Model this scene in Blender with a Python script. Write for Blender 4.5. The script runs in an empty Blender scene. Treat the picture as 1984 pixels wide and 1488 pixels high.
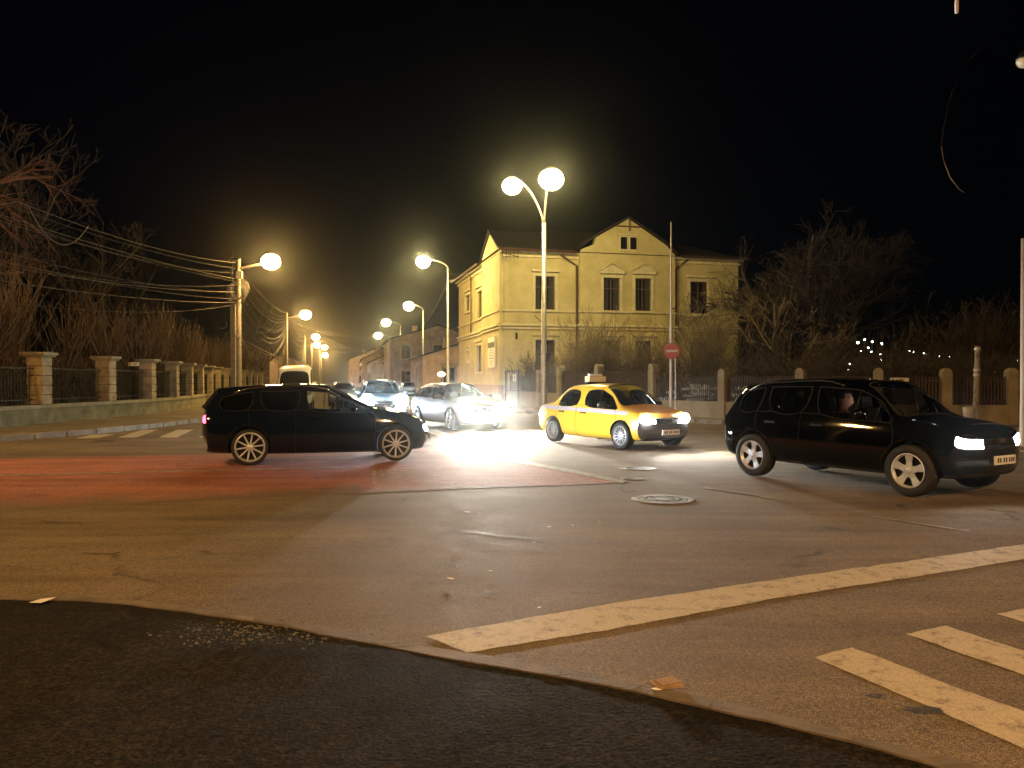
import bpy, bmesh, math, random
from mathutils import Vector, Matrix
from mathutils.bvhtree import BVHTree
R=math.radians
S=bpy.context.scene
C=S.collection
# ---------------------------------------------------------------- camera, world, light
F=1500.0; CH=1.58; HZ=738.0
cd=bpy.data.cameras.new('camera'); cam=bpy.data.objects.new('camera',cd); C.objects.link(cam)
cd.sensor_width=36; cd.lens=36*F/1984; cd.clip_start=.1; cd.clip_end=3000
cam.location=(0,0,CH); cam.rotation_euler=(R(90)-math.atan((744-HZ)/F),0,0)
S.camera=cam
W=bpy.data.worlds.new("World"); S.world=W; W.use_nodes=True
nt=W.node_tree; bg=nt.nodes['Background']
sky=nt.nodes.new('ShaderNodeTexSky'); sky.sky_type='NISHITA'; sky.sun_disc=False
sky.sun_elevation=R(2); sky.sun_rotation=R(150); sky.ozone_density=6
nt.links.new(sky.outputs[0],bg.inputs[0]); bg.inputs[1].default_value=0.0011
sl=bpy.data.lights.new('moon','SUN'); sl.energy=.004; sl.angle=R(.5); sl.color=(.8,.9,1)
so=bpy.data.objects.new('moon_light',sl); C.objects.link(so); so.rotation_euler=(R(60),0,R(150))
S.view_settings.view_transform='Standard'; S.view_settings.look='None'
S.view_settings.exposure=0; S.view_settings.gamma=1
S.render.engine='CYCLES'
cy=S.cycles; cy.use_denoising=True; cy.sample_clamp_indirect=3; cy.sample_clamp_direct=0
cy.max_bounces=6; cy.diffuse_bounces=2; cy.glossy_bounces=3; cy.transmission_bounces=6
cy.transparent_max_bounces=12; cy.volume_bounces=0; cy.caustics_reflective=False; cy.caustics_refractive=False
LAMP_E=430.0           # street lamp bowl brightness
WARM=(1.0,.56,.17); COOL=(.72,.86,1.0)
HAZE=.00038
# ---------------------------------------------------------------- helpers
def G(px,py,z=0.0):
    Y=(CH-z)*F/(py-HZ); return Vector(((px-992)/F*Y,Y,z))
def P(px,py,Y): return Vector(((px-992)/F*Y,Y,CH-(py-HZ)/F*Y))
def ZP(py,Y): return CH-(py-HZ)/F*Y
def tag(o,label=None,cat=None,group=None,kind=None):
    if label: o['label']=label
    if cat: o['category']=cat
    if group: o['group']=group
    if kind: o['kind']=kind
    return o
def empty(name,loc=(0,0,0),rz=0,label=None,cat=None,group=None):
    o=bpy.data.objects.new(name,None); C.objects.link(o); o.location=loc; o.rotation_euler=(0,0,rz); o.empty_display_size=.2
    return tag(o,label,cat,group)
class MB:
    def __init__(s): s.v=[]; s.f=[]; s.m=[]; s.mi=0
    def face(s,pts):
        b=len(s.v); s.v+= [tuple(p) for p in pts]; s.f.append(tuple(range(b,b+len(pts)))); s.m.append(s.mi)
    def raw(s,vs,fs):
        b=len(s.v); s.v+=[tuple(p) for p in vs]
        for f in fs: s.f.append(tuple(i+b for i in f)); s.m.append(s.mi)
    def box(s,c,d,rz=0,M=None):
        x,y,z=d[0]/2,d[1]/2,d[2]/2
        vs=[Vector((a*x,b*y,e*z)) for a in(-1,1) for b in(-1,1) for e in(-1,1)]
        m=M if M else Matrix.Rotation(rz,3,'Z')
        vs=[m@v+Vector(c) for v in vs]
        s.raw(vs,[(0,1,3,2),(4,6,7,5),(0,4,5,1),(2,3,7,6),(0,2,6,4),(1,5,7,3)])
    def prism(s,poly,z0,z1):
        n=len(poly); a=sum(poly[i][0]*poly[(i+1)%n][1]-poly[(i+1)%n][0]*poly[i][1] for i in range(n))
        if a<0: poly=poly[::-1]
        vs=[(p[0],p[1],z0) for p in poly]+[(p[0],p[1],z1) for p in poly]
        s.raw(vs,[tuple(range(n,2*n)),tuple(range(n-1,-1,-1))]+[(i,(i+1)%n,n+(i+1)%n,n+i) for i in range(n)])
    def tube(s,pts,rad,n=4,cap=True):
        pts=[Vector(p) for p in pts]
        if not hasattr(rad,'__len__'): rad=[rad]*len(pts)
        b=len(s.v); k=len(pts)
        for i,p in enumerate(pts):
            t=(pts[min(i+1,k-1)]-pts[max(i-1,0)])
            if t.length<1e-9: t=Vector((0,0,1))
            t.normalize()
            u=t.cross(Vector((0,0,1)) if abs(t.z)<.95 else Vector((1,0,0))); u.normalize(); w=t.cross(u)
            for j in range(n):
                a=2*math.pi*j/n; q=p+(u*math.cos(a)+w*math.sin(a))*rad[i]; s.v.append((q.x,q.y,q.z))
        for i in range(k-1):
            for j in range(n):
                s.f.append((b+i*n+j,b+i*n+(j+1)%n,b+(i+1)*n+(j+1)%n,b+(i+1)*n+j)); s.m.append(s.mi)
        if cap and n>3:
            s.f.append(tuple(b+j for j in range(n))[::-1]); s.m.append(s.mi)
            s.f.append(tuple(b+(k-1)*n+j for j in range(n))); s.m.append(s.mi)
    def lathe(s,prof,n=20,M=None,close=False):
        """prof: (r,z) list about z axis"""
        b=len(s.v); M=M or Matrix.Identity(4)
        for r,z in prof:
            for j in range(n):
                a=2*math.pi*j/n; q=M@Vector((r*math.cos(a),r*math.sin(a),z)); s.v.append((q.x,q.y,q.z))
        k=len(prof); rng=k if close else k-1
        for i in range(rng):
            i2=(i+1)%k
            for j in range(n):
                s.f.append((b+i*n+j,b+i*n+(j+1)%n,b+i2*n+(j+1)%n,b+i2*n+j)); s.m.append(s.mi)
    def ball(s,c,r,n=14,k=8,sz=1.0):
        b=len(s.v)
        prof=[(max(1e-4,r*math.sin(math.pi*i/k)),-r*sz*math.cos(math.pi*i/k)) for i in range(k+1)]
        s.lathe(prof,n,Matrix.Translation(Vector(c)))
    def build(s,name,mats,parent=None,smooth=False,loc=None):
        me=bpy.data.meshes.new(name); me.from_pydata(s.v,[],s.f)
        if not isinstance(mats,(list,tuple)): mats=[mats]
        for m in mats: me.materials.append(m)
        if len(mats)>1: me.polygons.foreach_set('material_index',s.m)
        if smooth:
            me.polygons.foreach_set('use_smooth',[True]*len(me.polygons))
        me.update()
        o=bpy.data.objects.new(name,me); C.objects.link(o)
        if parent: o.parent=parent
        if loc is not None: o.location=loc
        return o
def smooth_by_angle(o,ang=35):
    me=o.data; me.polygons.foreach_set('use_smooth',[True]*len(me.polygons))
    bm=bmesh.new(); bm.from_mesh(me); bmesh.ops.remove_doubles(bm,verts=bm.verts,dist=1e-5)
    for e in bm.edges:
        if len(e.link_faces)==2 and e.calc_face_angle(0)>R(ang): e.smooth=False
    bm.to_mesh(me); bm.free()
def copy_tree(o,parent=None):
    c=o.copy(); C.objects.link(c); c.parent=parent
    for ch in [x for x in list(KIDS.get(o.name,[]))]:
        copy_tree(ch,c)
    return c
KIDS={}
def index_kids(root):
    def rec(o):
        KIDS[o.name]=[x for x in C.objects if x.parent==o]
        for x in KIDS[o.name]: rec(x)
    rec(root)
ORD=['first','second','third','fourth','fifth','sixth','seventh','eighth','ninth','tenth','eleventh','twelfth','thirteenth','fourteenth','fifteenth','sixteenth','seventeenth','eighteenth','nineteenth','twentieth','twenty-first','twenty-second','twenty-third','twenty-fourth','twenty-fifth','twenty-sixth']
# ---------------------------------------------------------------- materials
MATS={}
def mat(name,col,rough=.6,metal=0,var=.0,scale=4.0,bump=0.0,bscale=30.0,coat=0,spec=.5,col2=None,lo=.35,hi=.65,detail=6):
    if name in MATS: return MATS[name]
    m=bpy.data.materials.new(name); m.use_nodes=True; n=m.node_tree; b=n.nodes['Principled BSDF']
    b.inputs['Base Color'].default_value=(*col,1); b.inputs['Roughness'].default_value=rough; b.inputs['Metallic'].default_value=metal
    b.inputs['Coat Weight'].default_value=coat; b.inputs['Coat Roughness'].default_value=.03; b.inputs['Specular IOR Level'].default_value=spec
    if var or col2 or bump:
        tc=n.nodes.new('ShaderNodeTexCoord')
    if var or col2:
        nz=n.nodes.new('ShaderNodeTexNoise'); nz.inputs['Scale'].default_value=scale; nz.inputs['Detail'].default_value=detail; nz.inputs['Roughness'].default_value=.65
        n.links.new(tc.outputs['Object'],nz.inputs['Vector'])
        rp=n.nodes.new('ShaderNodeValToRGB'); rp.color_ramp.elements[0].position=lo; rp.color_ramp.elements[1].position=hi
        c2=col2 or tuple(min(1,c*(1+var)) for c in col); c1=col if col2 else tuple(c*(1-var) for c in col)
        rp.color_ramp.elements[0].color=(*c1,1); rp.color_ramp.elements[1].color=(*c2,1)
        n.links.new(nz.outputs['Fac'],rp.inputs['Fac']); n.links.new(rp.outputs['Color'],b.inputs['Base Color'])
    if bump:
        nb=n.nodes.new('ShaderNodeTexNoise'); nb.inputs['Scale'].default_value=bscale; nb.inputs['Detail'].default_value=4
        n.links.new(tc.outputs['Object'],nb.inputs['Vector'])
        bp=n.nodes.new('ShaderNodeBump'); bp.inputs['Strength'].default_value=bump; bp.inputs['Distance'].default_value=.02
        n.links.new(nb.outputs['Fac'],bp.inputs['Height']); n.links.new(bp.outputs['Normal'],b.inputs['Normal'])
    MATS[name]=m; return m
def emis(name,col,s,sample=True):
    if name in MATS: return MATS[name]
    m=bpy.data.materials.new(name); m.use_nodes=True; n=m.node_tree; b=n.nodes['Principled BSDF']
    b.inputs['Base Color'].default_value=(.8,.8,.8,1)
    b.inputs['Emission Color'].default_value=(*col,1); b.inputs['Emission Strength'].default_value=s
    if not sample: m.cycles.emission_sampling='NONE'
    MATS[name]=m; return m
def glassmat(name,tint,mixf=.25,rough=.02):
    if name in MATS: return MATS[name]
    m=bpy.data.materials.new(name); m.use_nodes=True; n=m.node_tree; n.nodes.clear()
    o=n.nodes.new('ShaderNodeOutputMaterial'); t=n.nodes.new('ShaderNodeBsdfTransparent'); g=n.nodes.new('ShaderNodeBsdfGlossy')
    fr=n.nodes.new('ShaderNodeFresnel'); fr.inputs['IOR'].default_value=1.5
    mx=n.nodes.new('ShaderNodeMixShader'); t.inputs[0].default_value=(*tint,1); g.inputs['Roughness'].default_value=rough; g.inputs[0].default_value=(1,1,1,1)
    ma=n.nodes.new('ShaderNodeMath'); ma.operation='MULTIPLY_ADD'; ma.inputs[1].default_value=.9; ma.inputs[2].default_value=.02
    n.links.new(fr.outputs[0],ma.inputs[0]); n.links.new(ma.outputs[0],mx.inputs[0]); n.links.new(t.outputs[0],mx.inputs[1]); n.links.new(g.outputs[0],mx.inputs[2]); n.links.new(mx.outputs[0],o.inputs[0])
    MATS[name]=m; return m
def asphalt(name,c1,c2,c3,rough=.75,patch=.35,crack=True,fine=140,spec=.2):
    """layered asphalt: broad patches, medium stains, fine aggregate, thin cracks"""
    m=bpy.data.materials.new(name); m.use_nodes=True; n=m.node_tree; b=n.nodes['Principled BSDF']; L=n.links
    tc=n.nodes.new('ShaderNodeTexCoord')
    def nz(sc,det=5,stretch=None):
        t=n.nodes.new('ShaderNodeTexNoise'); t.inputs['Scale'].default_value=sc; t.inputs['Detail'].default_value=det; t.inputs['Roughness'].default_value=.6
        if stretch:
            mp=n.nodes.new('ShaderNodeMapping'); mp.inputs['Scale'].default_value=stretch; mp.inputs['Rotation'].default_value=(0,0,R(-14)); L.new(tc.outputs['Object'],mp.inputs[0]); L.new(mp.outputs[0],t.inputs['Vector'])
        else: L.new(tc.outputs['Object'],t.inputs['Vector'])
        return t.outputs['Fac']
    def ramp(f,a,b_,ca,cb):
        r=n.nodes.new('ShaderNodeValToRGB'); r.color_ramp.elements[0].position=a; r.color_ramp.elements[1].position=b_
        r.color_ramp.elements[0].color=(*ca,1); r.color_ramp.elements[1].color=(*cb,1); L.new(f,r.inputs[0]); return r.outputs[0]
    def mix(mode,fac,a,b_):
        x=n.nodes.new('ShaderNodeMix'); x.data_type='RGBA'; x.blend_type=mode
        x.inputs[0].default_value=fac if isinstance(fac,float) else 0
        if not isinstance(fac,float): L.new(fac,x.inputs[0])
        L.new(a,x.inputs[6])
        if isinstance(b_,tuple): x.inputs[7].default_value=(*b_,1)
        else: L.new(b_,x.inputs[7])
        return x.outputs[2]
    base=ramp(nz(patch,5),.38,.62,c1,c2)
    st=ramp(nz(.9,6,(.35,1.6,1)),.42,.7,(.78,.78,.78),(1.15,1.12,1.08)); base=mix('MULTIPLY',1.0,base,st)
    fn=ramp(nz(fine,2),.34,.66,(.12,.12,.12),(2.2,2.1,2.0)); base=mix('MULTIPLY',.85,base,fn)
    f2=ramp(nz(fine*.33,4),.34,.66,(.60,.60,.60),(1.45,1.42,1.38)); base=mix('MULTIPLY',1.0,base,f2)
    md=ramp(nz(14,5),.35,.65,(.86,.86,.86),(1.12,1.12,1.1)); base=mix('MULTIPLY',1.0,base,md)
    tk=ramp(nz(.55,7,(.22,2.6,1)),.50,.66,(1,1,1),(.74,.73,.72)); base=mix('MULTIPLY',1.0,base,tk)
    sp=ramp(nz(34,3),.60,.72,(1,1,1),(.45,.43,.40)); base=mix('MULTIPLY',1.0,base,sp)
    sq=ramp(nz(5.5,6),.60,.70,(1,1,1),(.70,.68,.66)); base=mix('MULTIPLY',1.0,base,sq)
    if crack:
        vo=n.nodes.new('ShaderNodeTexVoronoi'); vo.feature='DISTANCE_TO_EDGE'; vo.inputs['Scale'].default_value=.32
        ds=n.nodes.new('ShaderNodeTexNoise'); ds.inputs['Scale'].default_value=1.3; ds.inputs['Detail'].default_value=6
        L.new(tc.outputs['Object'],ds.inputs['Vector'])
        va=n.nodes.new('ShaderNodeVectorMath'); va.operation='MULTIPLY_ADD'; va.inputs[1].default_value=(1.6,1.6,0)
        L.new(ds.outputs['Color'],va.inputs[0]); L.new(tc.outputs['Object'],va.inputs[2]); L.new(va.outputs[0],vo.inputs['Vector'])
        ck=ramp(vo.outputs['Distance'],.004,.014,(1,1,1),(0,0,0)); gate=ramp(nz(.5,2),.55,.62,(0,0,0),(.75,.75,.75))
        cm=mix('MULTIPLY',1.0,ck,gate); base=mix('MIX',cm,base,c3)
    L.new(base,b.inputs['Base Color'])
    rr=n.nodes.new('ShaderNodeMapRange'); rr.inputs[3].default_value=rough-.16; rr.inputs[4].default_value=rough+.12
    L.new(nz(2.2,5),rr.inputs[0]); L.new(rr.outputs[0],b.inputs['Roughness']); b.inputs['Specular IOR Level'].default_value=spec
    bp=n.nodes.new('ShaderNodeBump'); bp.inputs['Strength'].default_value=.5; bp.inputs['Distance'].default_value=.008
    L.new(nz(fine*.8,3),bp.inputs['Height']); L.new(bp.outputs[0],b.inputs['Normal'])
    MATS[name]=m; return m
def paintmark(name,col,under,thr=.42,scale=9):
    """worn road paint showing asphalt through it"""
    m=bpy.data.materials.new(name); m.use_nodes=True; n=m.node_tree; b=n.nodes['Principled BSDF']; L=n.links
    tc=n.nodes.new('ShaderNodeTexCoord')
    a=n.nodes.new('ShaderNodeTexNoise'); a.inputs['Scale'].default_value=scale; a.inputs['Detail'].default_value=9; a.inputs['Roughness'].default_value=.75
    f=n.nodes.new('ShaderNodeTexNoise'); f.inputs['Scale'].default_value=120; f.inputs['Detail'].default_value=2
    L.new(tc.outputs['Object'],a.inputs['Vector']); L.new(tc.outputs['Object'],f.inputs['Vector'])
    r=n.nodes.new('ShaderNodeValToRGB'); r.color_ramp.elements[0].position=thr-.1; r.color_ramp.elements[1].position=thr+.06
    r.color_ramp.elements[0].color=(*under,1); r.color_ramp.elements[1].color=(*col,1); L.new(a.outputs[0],r.inputs[0])
    r2=n.nodes.new('ShaderNodeValToRGB'); r2.color_ramp.elements[0].position=.3; r2.color_ramp.elements[1].position=.6; r2.color_ramp.elements[0].color=(.66,.66,.66,1); r2.color_ramp.elements[1].color=(1.1,1.1,1.1,1); L.new(f.outputs[0],r2.inputs[0])
    x=n.nodes.new('ShaderNodeMix'); x.data_type='RGBA'; x.blend_type='MULTIPLY'; x.inputs[0].default_value=1; L.new(r.outputs[0],x.inputs[6]); L.new(r2.outputs[0],x.inputs[7]); L.new(x.outputs[2],b.inputs['Base Color'])
    b.inputs['Roughness'].default_value=.7
    MATS[name]=m; return m
M_road=asphalt('road_asphalt',(.128,.103,.072),(.18,.147,.104),(.03,.025,.02),rough=.84)
M_red=asphalt('red_asphalt',(.28,.115,.085),(.36,.16,.12),(.10,.04,.03),rough=.84)
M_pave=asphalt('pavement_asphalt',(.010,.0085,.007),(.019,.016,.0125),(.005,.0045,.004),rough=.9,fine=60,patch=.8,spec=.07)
M_pave2=asphalt('far_pavement',(.15,.13,.10),(.22,.19,.15),(.06,.05,.04),rough=.8,fine=60,patch=.8)
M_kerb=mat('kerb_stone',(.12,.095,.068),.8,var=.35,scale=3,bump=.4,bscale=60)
M_kerb2=mat('kerb_stone_pale',(.26,.22,.17),.8,var=.3,scale=2.5,bump=.4,bscale=50)
M_white=paintmark('road_paint_white',(.48,.42,.32),(.15,.12,.09),.43,7)
M_worn=paintmark('road_paint_worn',(.34,.31,.26),(.10,.09,.075),.50,5)
M_dirt=mat('garden_soil',(.035,.028,.02),.95,var=.5,scale=2,bump=.6,bscale=12)
M_conc=mat('weathered_concrete',(.26,.23,.15),.9,var=.35,scale=2.2,bump=.4,bscale=25,lo=.3,hi=.7)
M_concd=mat('mossy_wall_render',(.10,.095,.05),.9,col2=(.26,.23,.14),scale=1.6,bump=.5,bscale=16,lo=.34,hi=.68,detail=9)
M_stone=mat('pillar_stone',(.30,.24,.15),.85,var=.3,scale=3,bump=.35,bscale=30)
M_wallr=mat('low_wall_render',(.20,.17,.10),.9,col2=(.30,.25,.16),scale=1.8,bump=.4,bscale=22)
M_iron=mat('brown_iron',(.045,.026,.018),.6,metal=.2,var=.3,scale=8)
M_irond=mat('black_iron',(.02,.02,.02),.5,metal=.5)
M_galv=mat('galvanised_steel',(.42,.40,.36),.45,metal=.6,var=.2,scale=6)
M_pole=mat('concrete_pole',(.17,.155,.13),.8,var=.25,scale=5,bump=.3,bscale=40)
M_bark=mat('shrub_bark',(.11,.072,.036),.85,var=.35,scale=6)
M_bark2=mat('tree_bark',(.035,.028,.022),.9,var=.4,scale=5,bump=.4,bscale=20)
M_bark3=mat('hedge_twig_bark',(.19,.15,.075),.85,var=.35,scale=5)
M_bark4=mat('purple_twig_bark',(.10,.055,.045),.85,var=.3,scale=5)
M_cable=mat('grey_cable',(.15,.14,.125),.5,metal=.1)
M_black=mat('black_plastic',(.005,.005,.006),.35)
M_rub=mat('tyre_rubber',(.016,.016,.016),.75,bump=.3,bscale=60)
M_alloy=mat('alloy_rim',(.55,.60,.68),.4,metal=.4)
M_seat=mat('dark_seat_fabric',(.02,.02,.02),.9)
M_under=mat('wheel_well_black',(.008,.008,.008),.9)
M_chrome=mat('chrome',(.8,.8,.8),.12,metal=1)
M_plate=mat('number_plate_white',(.75,.75,.72),.4)
M_snow=mat('old_snow',(.78,.80,.84),.7,var=.12,scale=6,bump=.4,bscale=14)
M_glass=glassmat('car_glass_dark',(.30,.32,.33))
M_glassc=glassmat('car_glass_clear',(.72,.76,.76))
M_hl=emis('headlight_cool',(.70,.88,1.0),700,True)
M_hlw=emis('headlight_white',(1.0,.95,.90),150,True)
M_tail=emis('tail_light_red',(1.0,.03,.10),9)
M_taild=mat('tail_light_lens',(.45,.02,.02),.15,coat=1)
M_lensoff=mat('headlight_lens',(.5,.5,.5),.08,metal=.4,coat=1)
# ---------------------------------------------------------------- ground
def struct(name,mb,m,**k): return tag(mb.build(name,m,**k),kind='structure')
def sheet(poly,z):
    b=MB(); n=len(poly)
    a=sum(poly[i][0]*poly[(i+1)%n][1]-poly[(i+1)%n][0]*poly[i][1] for i in range(n))
    if a<0: poly=poly[::-1]
    b.face([(p[0],p[1],z) for p in poly]); return b
b=MB(); b.face([(-900,-60,-.12),(900,-60,-.12),(900,1500,-.12),(-900,1500,-.12)]); struct('ground',b,M_dirt)
b=MB()
for i in range(-20,14):
    for j in range(-2,38):
        x,y=i*10,j*10; b.face([(x,y,0),(x+10,y,0),(x+10,y+10,0),(x,y+10,0)])
struct('road',b,M_road)
WL=[(-30,2),(-19.5,9),(-16.4,16),(-15.75,22),(-15.8,26.2),(-15.85,30.6),(-16.03,34.5),(-16.6,38.3),(-17.4,42),(-18.4,46),(-19.4,50),(-20.4,54),(-21.5,58.5),(-22.5,63),(-23.5,68),(-24.6,73),(-25.7,78),(-26.8,83)]
KL=[(-40,2),(-25,8),(-17,14),(-14.4,17.8),(-13.3,20.1),(-12.35,23),(-12.0,25.6),(-11.9,29.6),(-12.3,32.5),(-13.2,37),(-14.3,42),(-15.6,48),(-18,59),(-21.4,75),(-26.5,100),(-36.5,150),(-57.5,250),(-80,360)]
FR=[(-.3,43.4),(.3,42.9),(1.35,41.6),(2.4,40),(4.0,36.5),(5.9,32.8),(8.07,29.8),(10.25,27.6),(12.4,26.2),(14.5,25.8),(16.5,25.5)]
KR=[(90,19),(40,21.2),(25,22.4),(14.2,23.7),(11,25),(7.7,28.2),(4.5,31.8),(1.3,36.3),(-1.6,41),(-3.6,44.6),(-5,48),(-9.2,69),(-15.9,100),(-26.2,150),(-46.7,250),(-69,360)]
def offset(line,d):
    out=[]
    for i,p in enumerate(line):
        a=Vector(line[max(i-1,0)]); c=Vector(line[min(i+1,len(line)-1)]); t=(c-a).normalized()
        out.append((p[0]-t.y*d,p[1]+t.x*d))
    return out
def kerb(name,line,w,z,m):
    b=MB(); o=offset(line,w)
    # split in stones about 1 m long
    for i in range(len(line)-1):
        a=Vector(line[i]); c=Vector(line[i+1]); ao=Vector(o[i]); co=Vector(o[i+1]); L=(c-a).length
        n=max(1,int(L/1.0)) if a.y<90 else 1
        for k in range(n):
            t0=k/n+.008; t1=(k+1)/n-.008 if n>1 else 1
            q=[a.lerp(c,t0),a.lerp(c,t1),ao.lerp(co,t1),ao.lerp(co,t0)]
            b.prism([(v.x,v.y) for v in q],-.05,z+random.uniform(-.008,.008))
    return struct(name,b,m)
random.seed(3)
kerb('left_kerb',KL,.17,.15,M_kerb2); kerb('right_kerb',KR,-.17,.15,M_kerb2)
struct('left_pavement',sheet(offset(KL,.172)+[(-140,360),(-160,2)],.135),M_pave2)
struct('right_pavement',sheet(offset(KR,-.172)+[(20,360),(90,40)],.135),M_pave2)
# raised garden soil behind both walls
struct('left_garden_ground',sheet(offset(WL,.25)+[(-150,200),(-150,2)],.62),M_dirt)
b=sheet(offset(FR,.3)+[(40,25),(160,30),(160,140),(14.5,140),(14.6,49),(-.1,44.2)],.45); struct('right_garden_ground',b,M_dirt)
# near pavement and its flush kerb
KO=[(-700,1140),(-300,1148),(0,1155),(141,1157),(252,1167),(363,1177),(489,1200),(630,1218),(806,1253),(984,1279),(1286,1339),(1488,1384),(1715,1442),(1891,1488),(2300,1620),(3000,1900)]
KI=[(-700,1147),(-300,1155),(0,1163),(141,1166),(252,1175),(368,1188),(554,1218),(640,1234),(756,1258),(984,1297),(1266,1351),(1488,1402),(1710,1460),(1811,1488),(2200,1625),(2900,1900)]
ko=[G(*p) for p in KO]; ki=[G(*p) for p in KI]
b=MB(); random.seed(5)
KP=[]
for i in range(len(ko)-1):
    L=(ko[i+1]-ko[i]).length; n=max(1,int(L/.11))
    for k in range(n): KP.append((ko[i].lerp(ko[i+1],k/n),ki[i].lerp(ki[i+1],k/n)))
KP.append((ko[-1],ki[-1]))
KP=[(a+Vector((0,.012*math.sin(i_*.9)+.010*math.sin(i_*.37+2)+random.gauss(0,.003),0)),c+Vector((0,.010*math.sin(i_*.61)+random.gauss(0,.003),0))) for i_,(a,c) in enumerate(KP)]
for i in range(len(KP)-1):
    h=.011+.002*math.sin(i*.2)+random.uniform(-.001,.001)
    b.prism([(KP[i][0].x,KP[i][0].y),(KP[i+1][0].x,KP[i+1][0].y),(KP[i+1][1].x,KP[i+1][1].y),(KP[i][1].x,KP[i][1].y)],-.02,h)
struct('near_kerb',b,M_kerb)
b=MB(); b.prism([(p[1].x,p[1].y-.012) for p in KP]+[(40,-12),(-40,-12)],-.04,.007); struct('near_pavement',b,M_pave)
# red lane and road markings (thin sheets on the asphalt)
LO=[(-1400,1070),(-500,1022),(0,990),(300,975),(480,966),(700,957),(840,950),(984,944),(1100,941),(1216,935)]
UP=[(-1400,860),(-500,876),(0,888),(300,882),(480,877),(700,868),(840,866),(962,884),(1090,908),(1216,934)]
def red_lane():
    n=120; m=8; vs=[]; wear=[]; random.seed(4)
    def at_(L,x):
        for (a,b_),(c,d) in zip(L,L[1:]):
            if a<=x<=c: return b_+(d-b_)*(x-a)/(c-a)
    for i in range(n+1):
        u=i/n; x=-1400+2616*u; a=G(x,at_(LO,x)); c=G(x,at_(UP,x))
        for j in range(m+1):
            v=j/m; p=a.lerp(c,v); vs.append((p.x,p.y,.004)); w=(a-c).length
            wear.append(min(1,v*w/(1.9 if x<700 else .25))*min(1,.25+(1-v)*w/(.5)))
    me=bpy.data.meshes.new('red_lane'); me.from_pydata(vs,[],[(i*(m+1)+j,(i+1)*(m+1)+j,(i+1)*(m+1)+j+1,i*(m+1)+j+1) for i in range(n) for j in range(m)])
    at=me.attributes.new('wear','FLOAT','POINT'); at.data.foreach_set('value',wear)
    o=bpy.data.objects.new('red_lane',me); C.objects.link(o); me.materials.append(M_red); tag(o,kind='structure')
    # the red coat is worn through to grey asphalt near its edges and in patches
    nn=M_red.node_tree; b=nn.nodes['Principled BSDF']; src=b.inputs['Base Color'].links[0].from_socket
    aw=nn.nodes.new('ShaderNodeAttribute'); aw.attribute_name='wear'; tc=nn.nodes.new('ShaderNodeTexCoord'); nz=nn.nodes.new('ShaderNodeTexNoise'); nz.inputs['Scale'].default_value=1.1; nz.inputs['Detail'].default_value=9; nz.inputs['Roughness'].default_value=.7
    nn.links.new(tc.outputs['Object'],nz.inputs['Vector'])
    ma=nn.nodes.new('ShaderNodeMath'); ma.operation='MULTIPLY_ADD'; ma.inputs[1].default_value=.75; nn.links.new(aw.outputs['Fac'],ma.inputs[0]); nn.links.new(nz.outputs['Fac'],ma.inputs[2])
    rp=nn.nodes.new('ShaderNodeValToRGB'); rp.color_ramp.elements[0].position=.48; rp.color_ramp.elements[1].position=1.12 if False else 1.0; rp.color_ramp.elements[0].color=(0,0,0,1); rp.color_ramp.elements[1].color=(1,1,1,1); nn.links.new(ma.outputs[0],rp.inputs[0])
    mx=nn.nodes.new('ShaderNodeMix'); mx.data_type='RGBA'; nn.links.new(rp.outputs[0],mx.inputs[0]); mx.inputs[6].default_value=(.13,.104,.074,1); nn.links.new(src,mx.inputs[7]); nn.links.new(mx.outputs[2],b.inputs['Base Color'])
red_lane()
def marking(name,polys,m,z=.004):
    b=MB()
    for q in polys:
        if m is M_white:
            o_=[]
            for a,c in zip(q,q[1:]+q[:1]):
                a=Vector(a[:2]); c=Vector(c[:2]); n_=max(1,int((c-a).length/.05)); d_=(c-a).normalized(); w_=0
                for k_ in range(n_):
                    w_=w_*.7+random.gauss(0,.004); p_=a.lerp(c,k_/n_)+Vector((-d_.y,d_.x))*w_; o_.append((p_.x,p_.y))
            q=o_
        b.raw(sheet(q,z).v,[tuple(range(len(q)))])
    return struct(name,b,m)
g=lambda px,py:tuple(G(px,py)[:2])
def ext(a,c,L): # extend from a through c to length L
    a=Vector(a);c=Vector(c);return tuple(a+(c-a).normalized()*L)
marking('stop_line',[[g(822,1235),g(1180,1171),g(1518,1122),ext(g(1518,1122),g(1984,1056),9),ext(g(1518,1158),g(1984,1085),9),g(1518,1158),g(1180,1222),g(905,1266)]],M_white)
marking('near_crosswalk',[[g(1580,1276),g(1649,1257),ext(g(1649,1257),g(1984,1382),3.2),ext(g(1580,1276),g(1984,1452),3.2)],
  [g(1755,1230),g(1836,1214),ext(g(1836,1214),g(1984,1263),3.2),ext(g(1755,1230),g(1984,1309),3.2)],
  [g(1932,1191),g(2010,1176),ext(g(2010,1176),g(2150,1216),3.2),ext(g(1932,1191),g(2090,1240),3.2)]],M_white)
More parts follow.
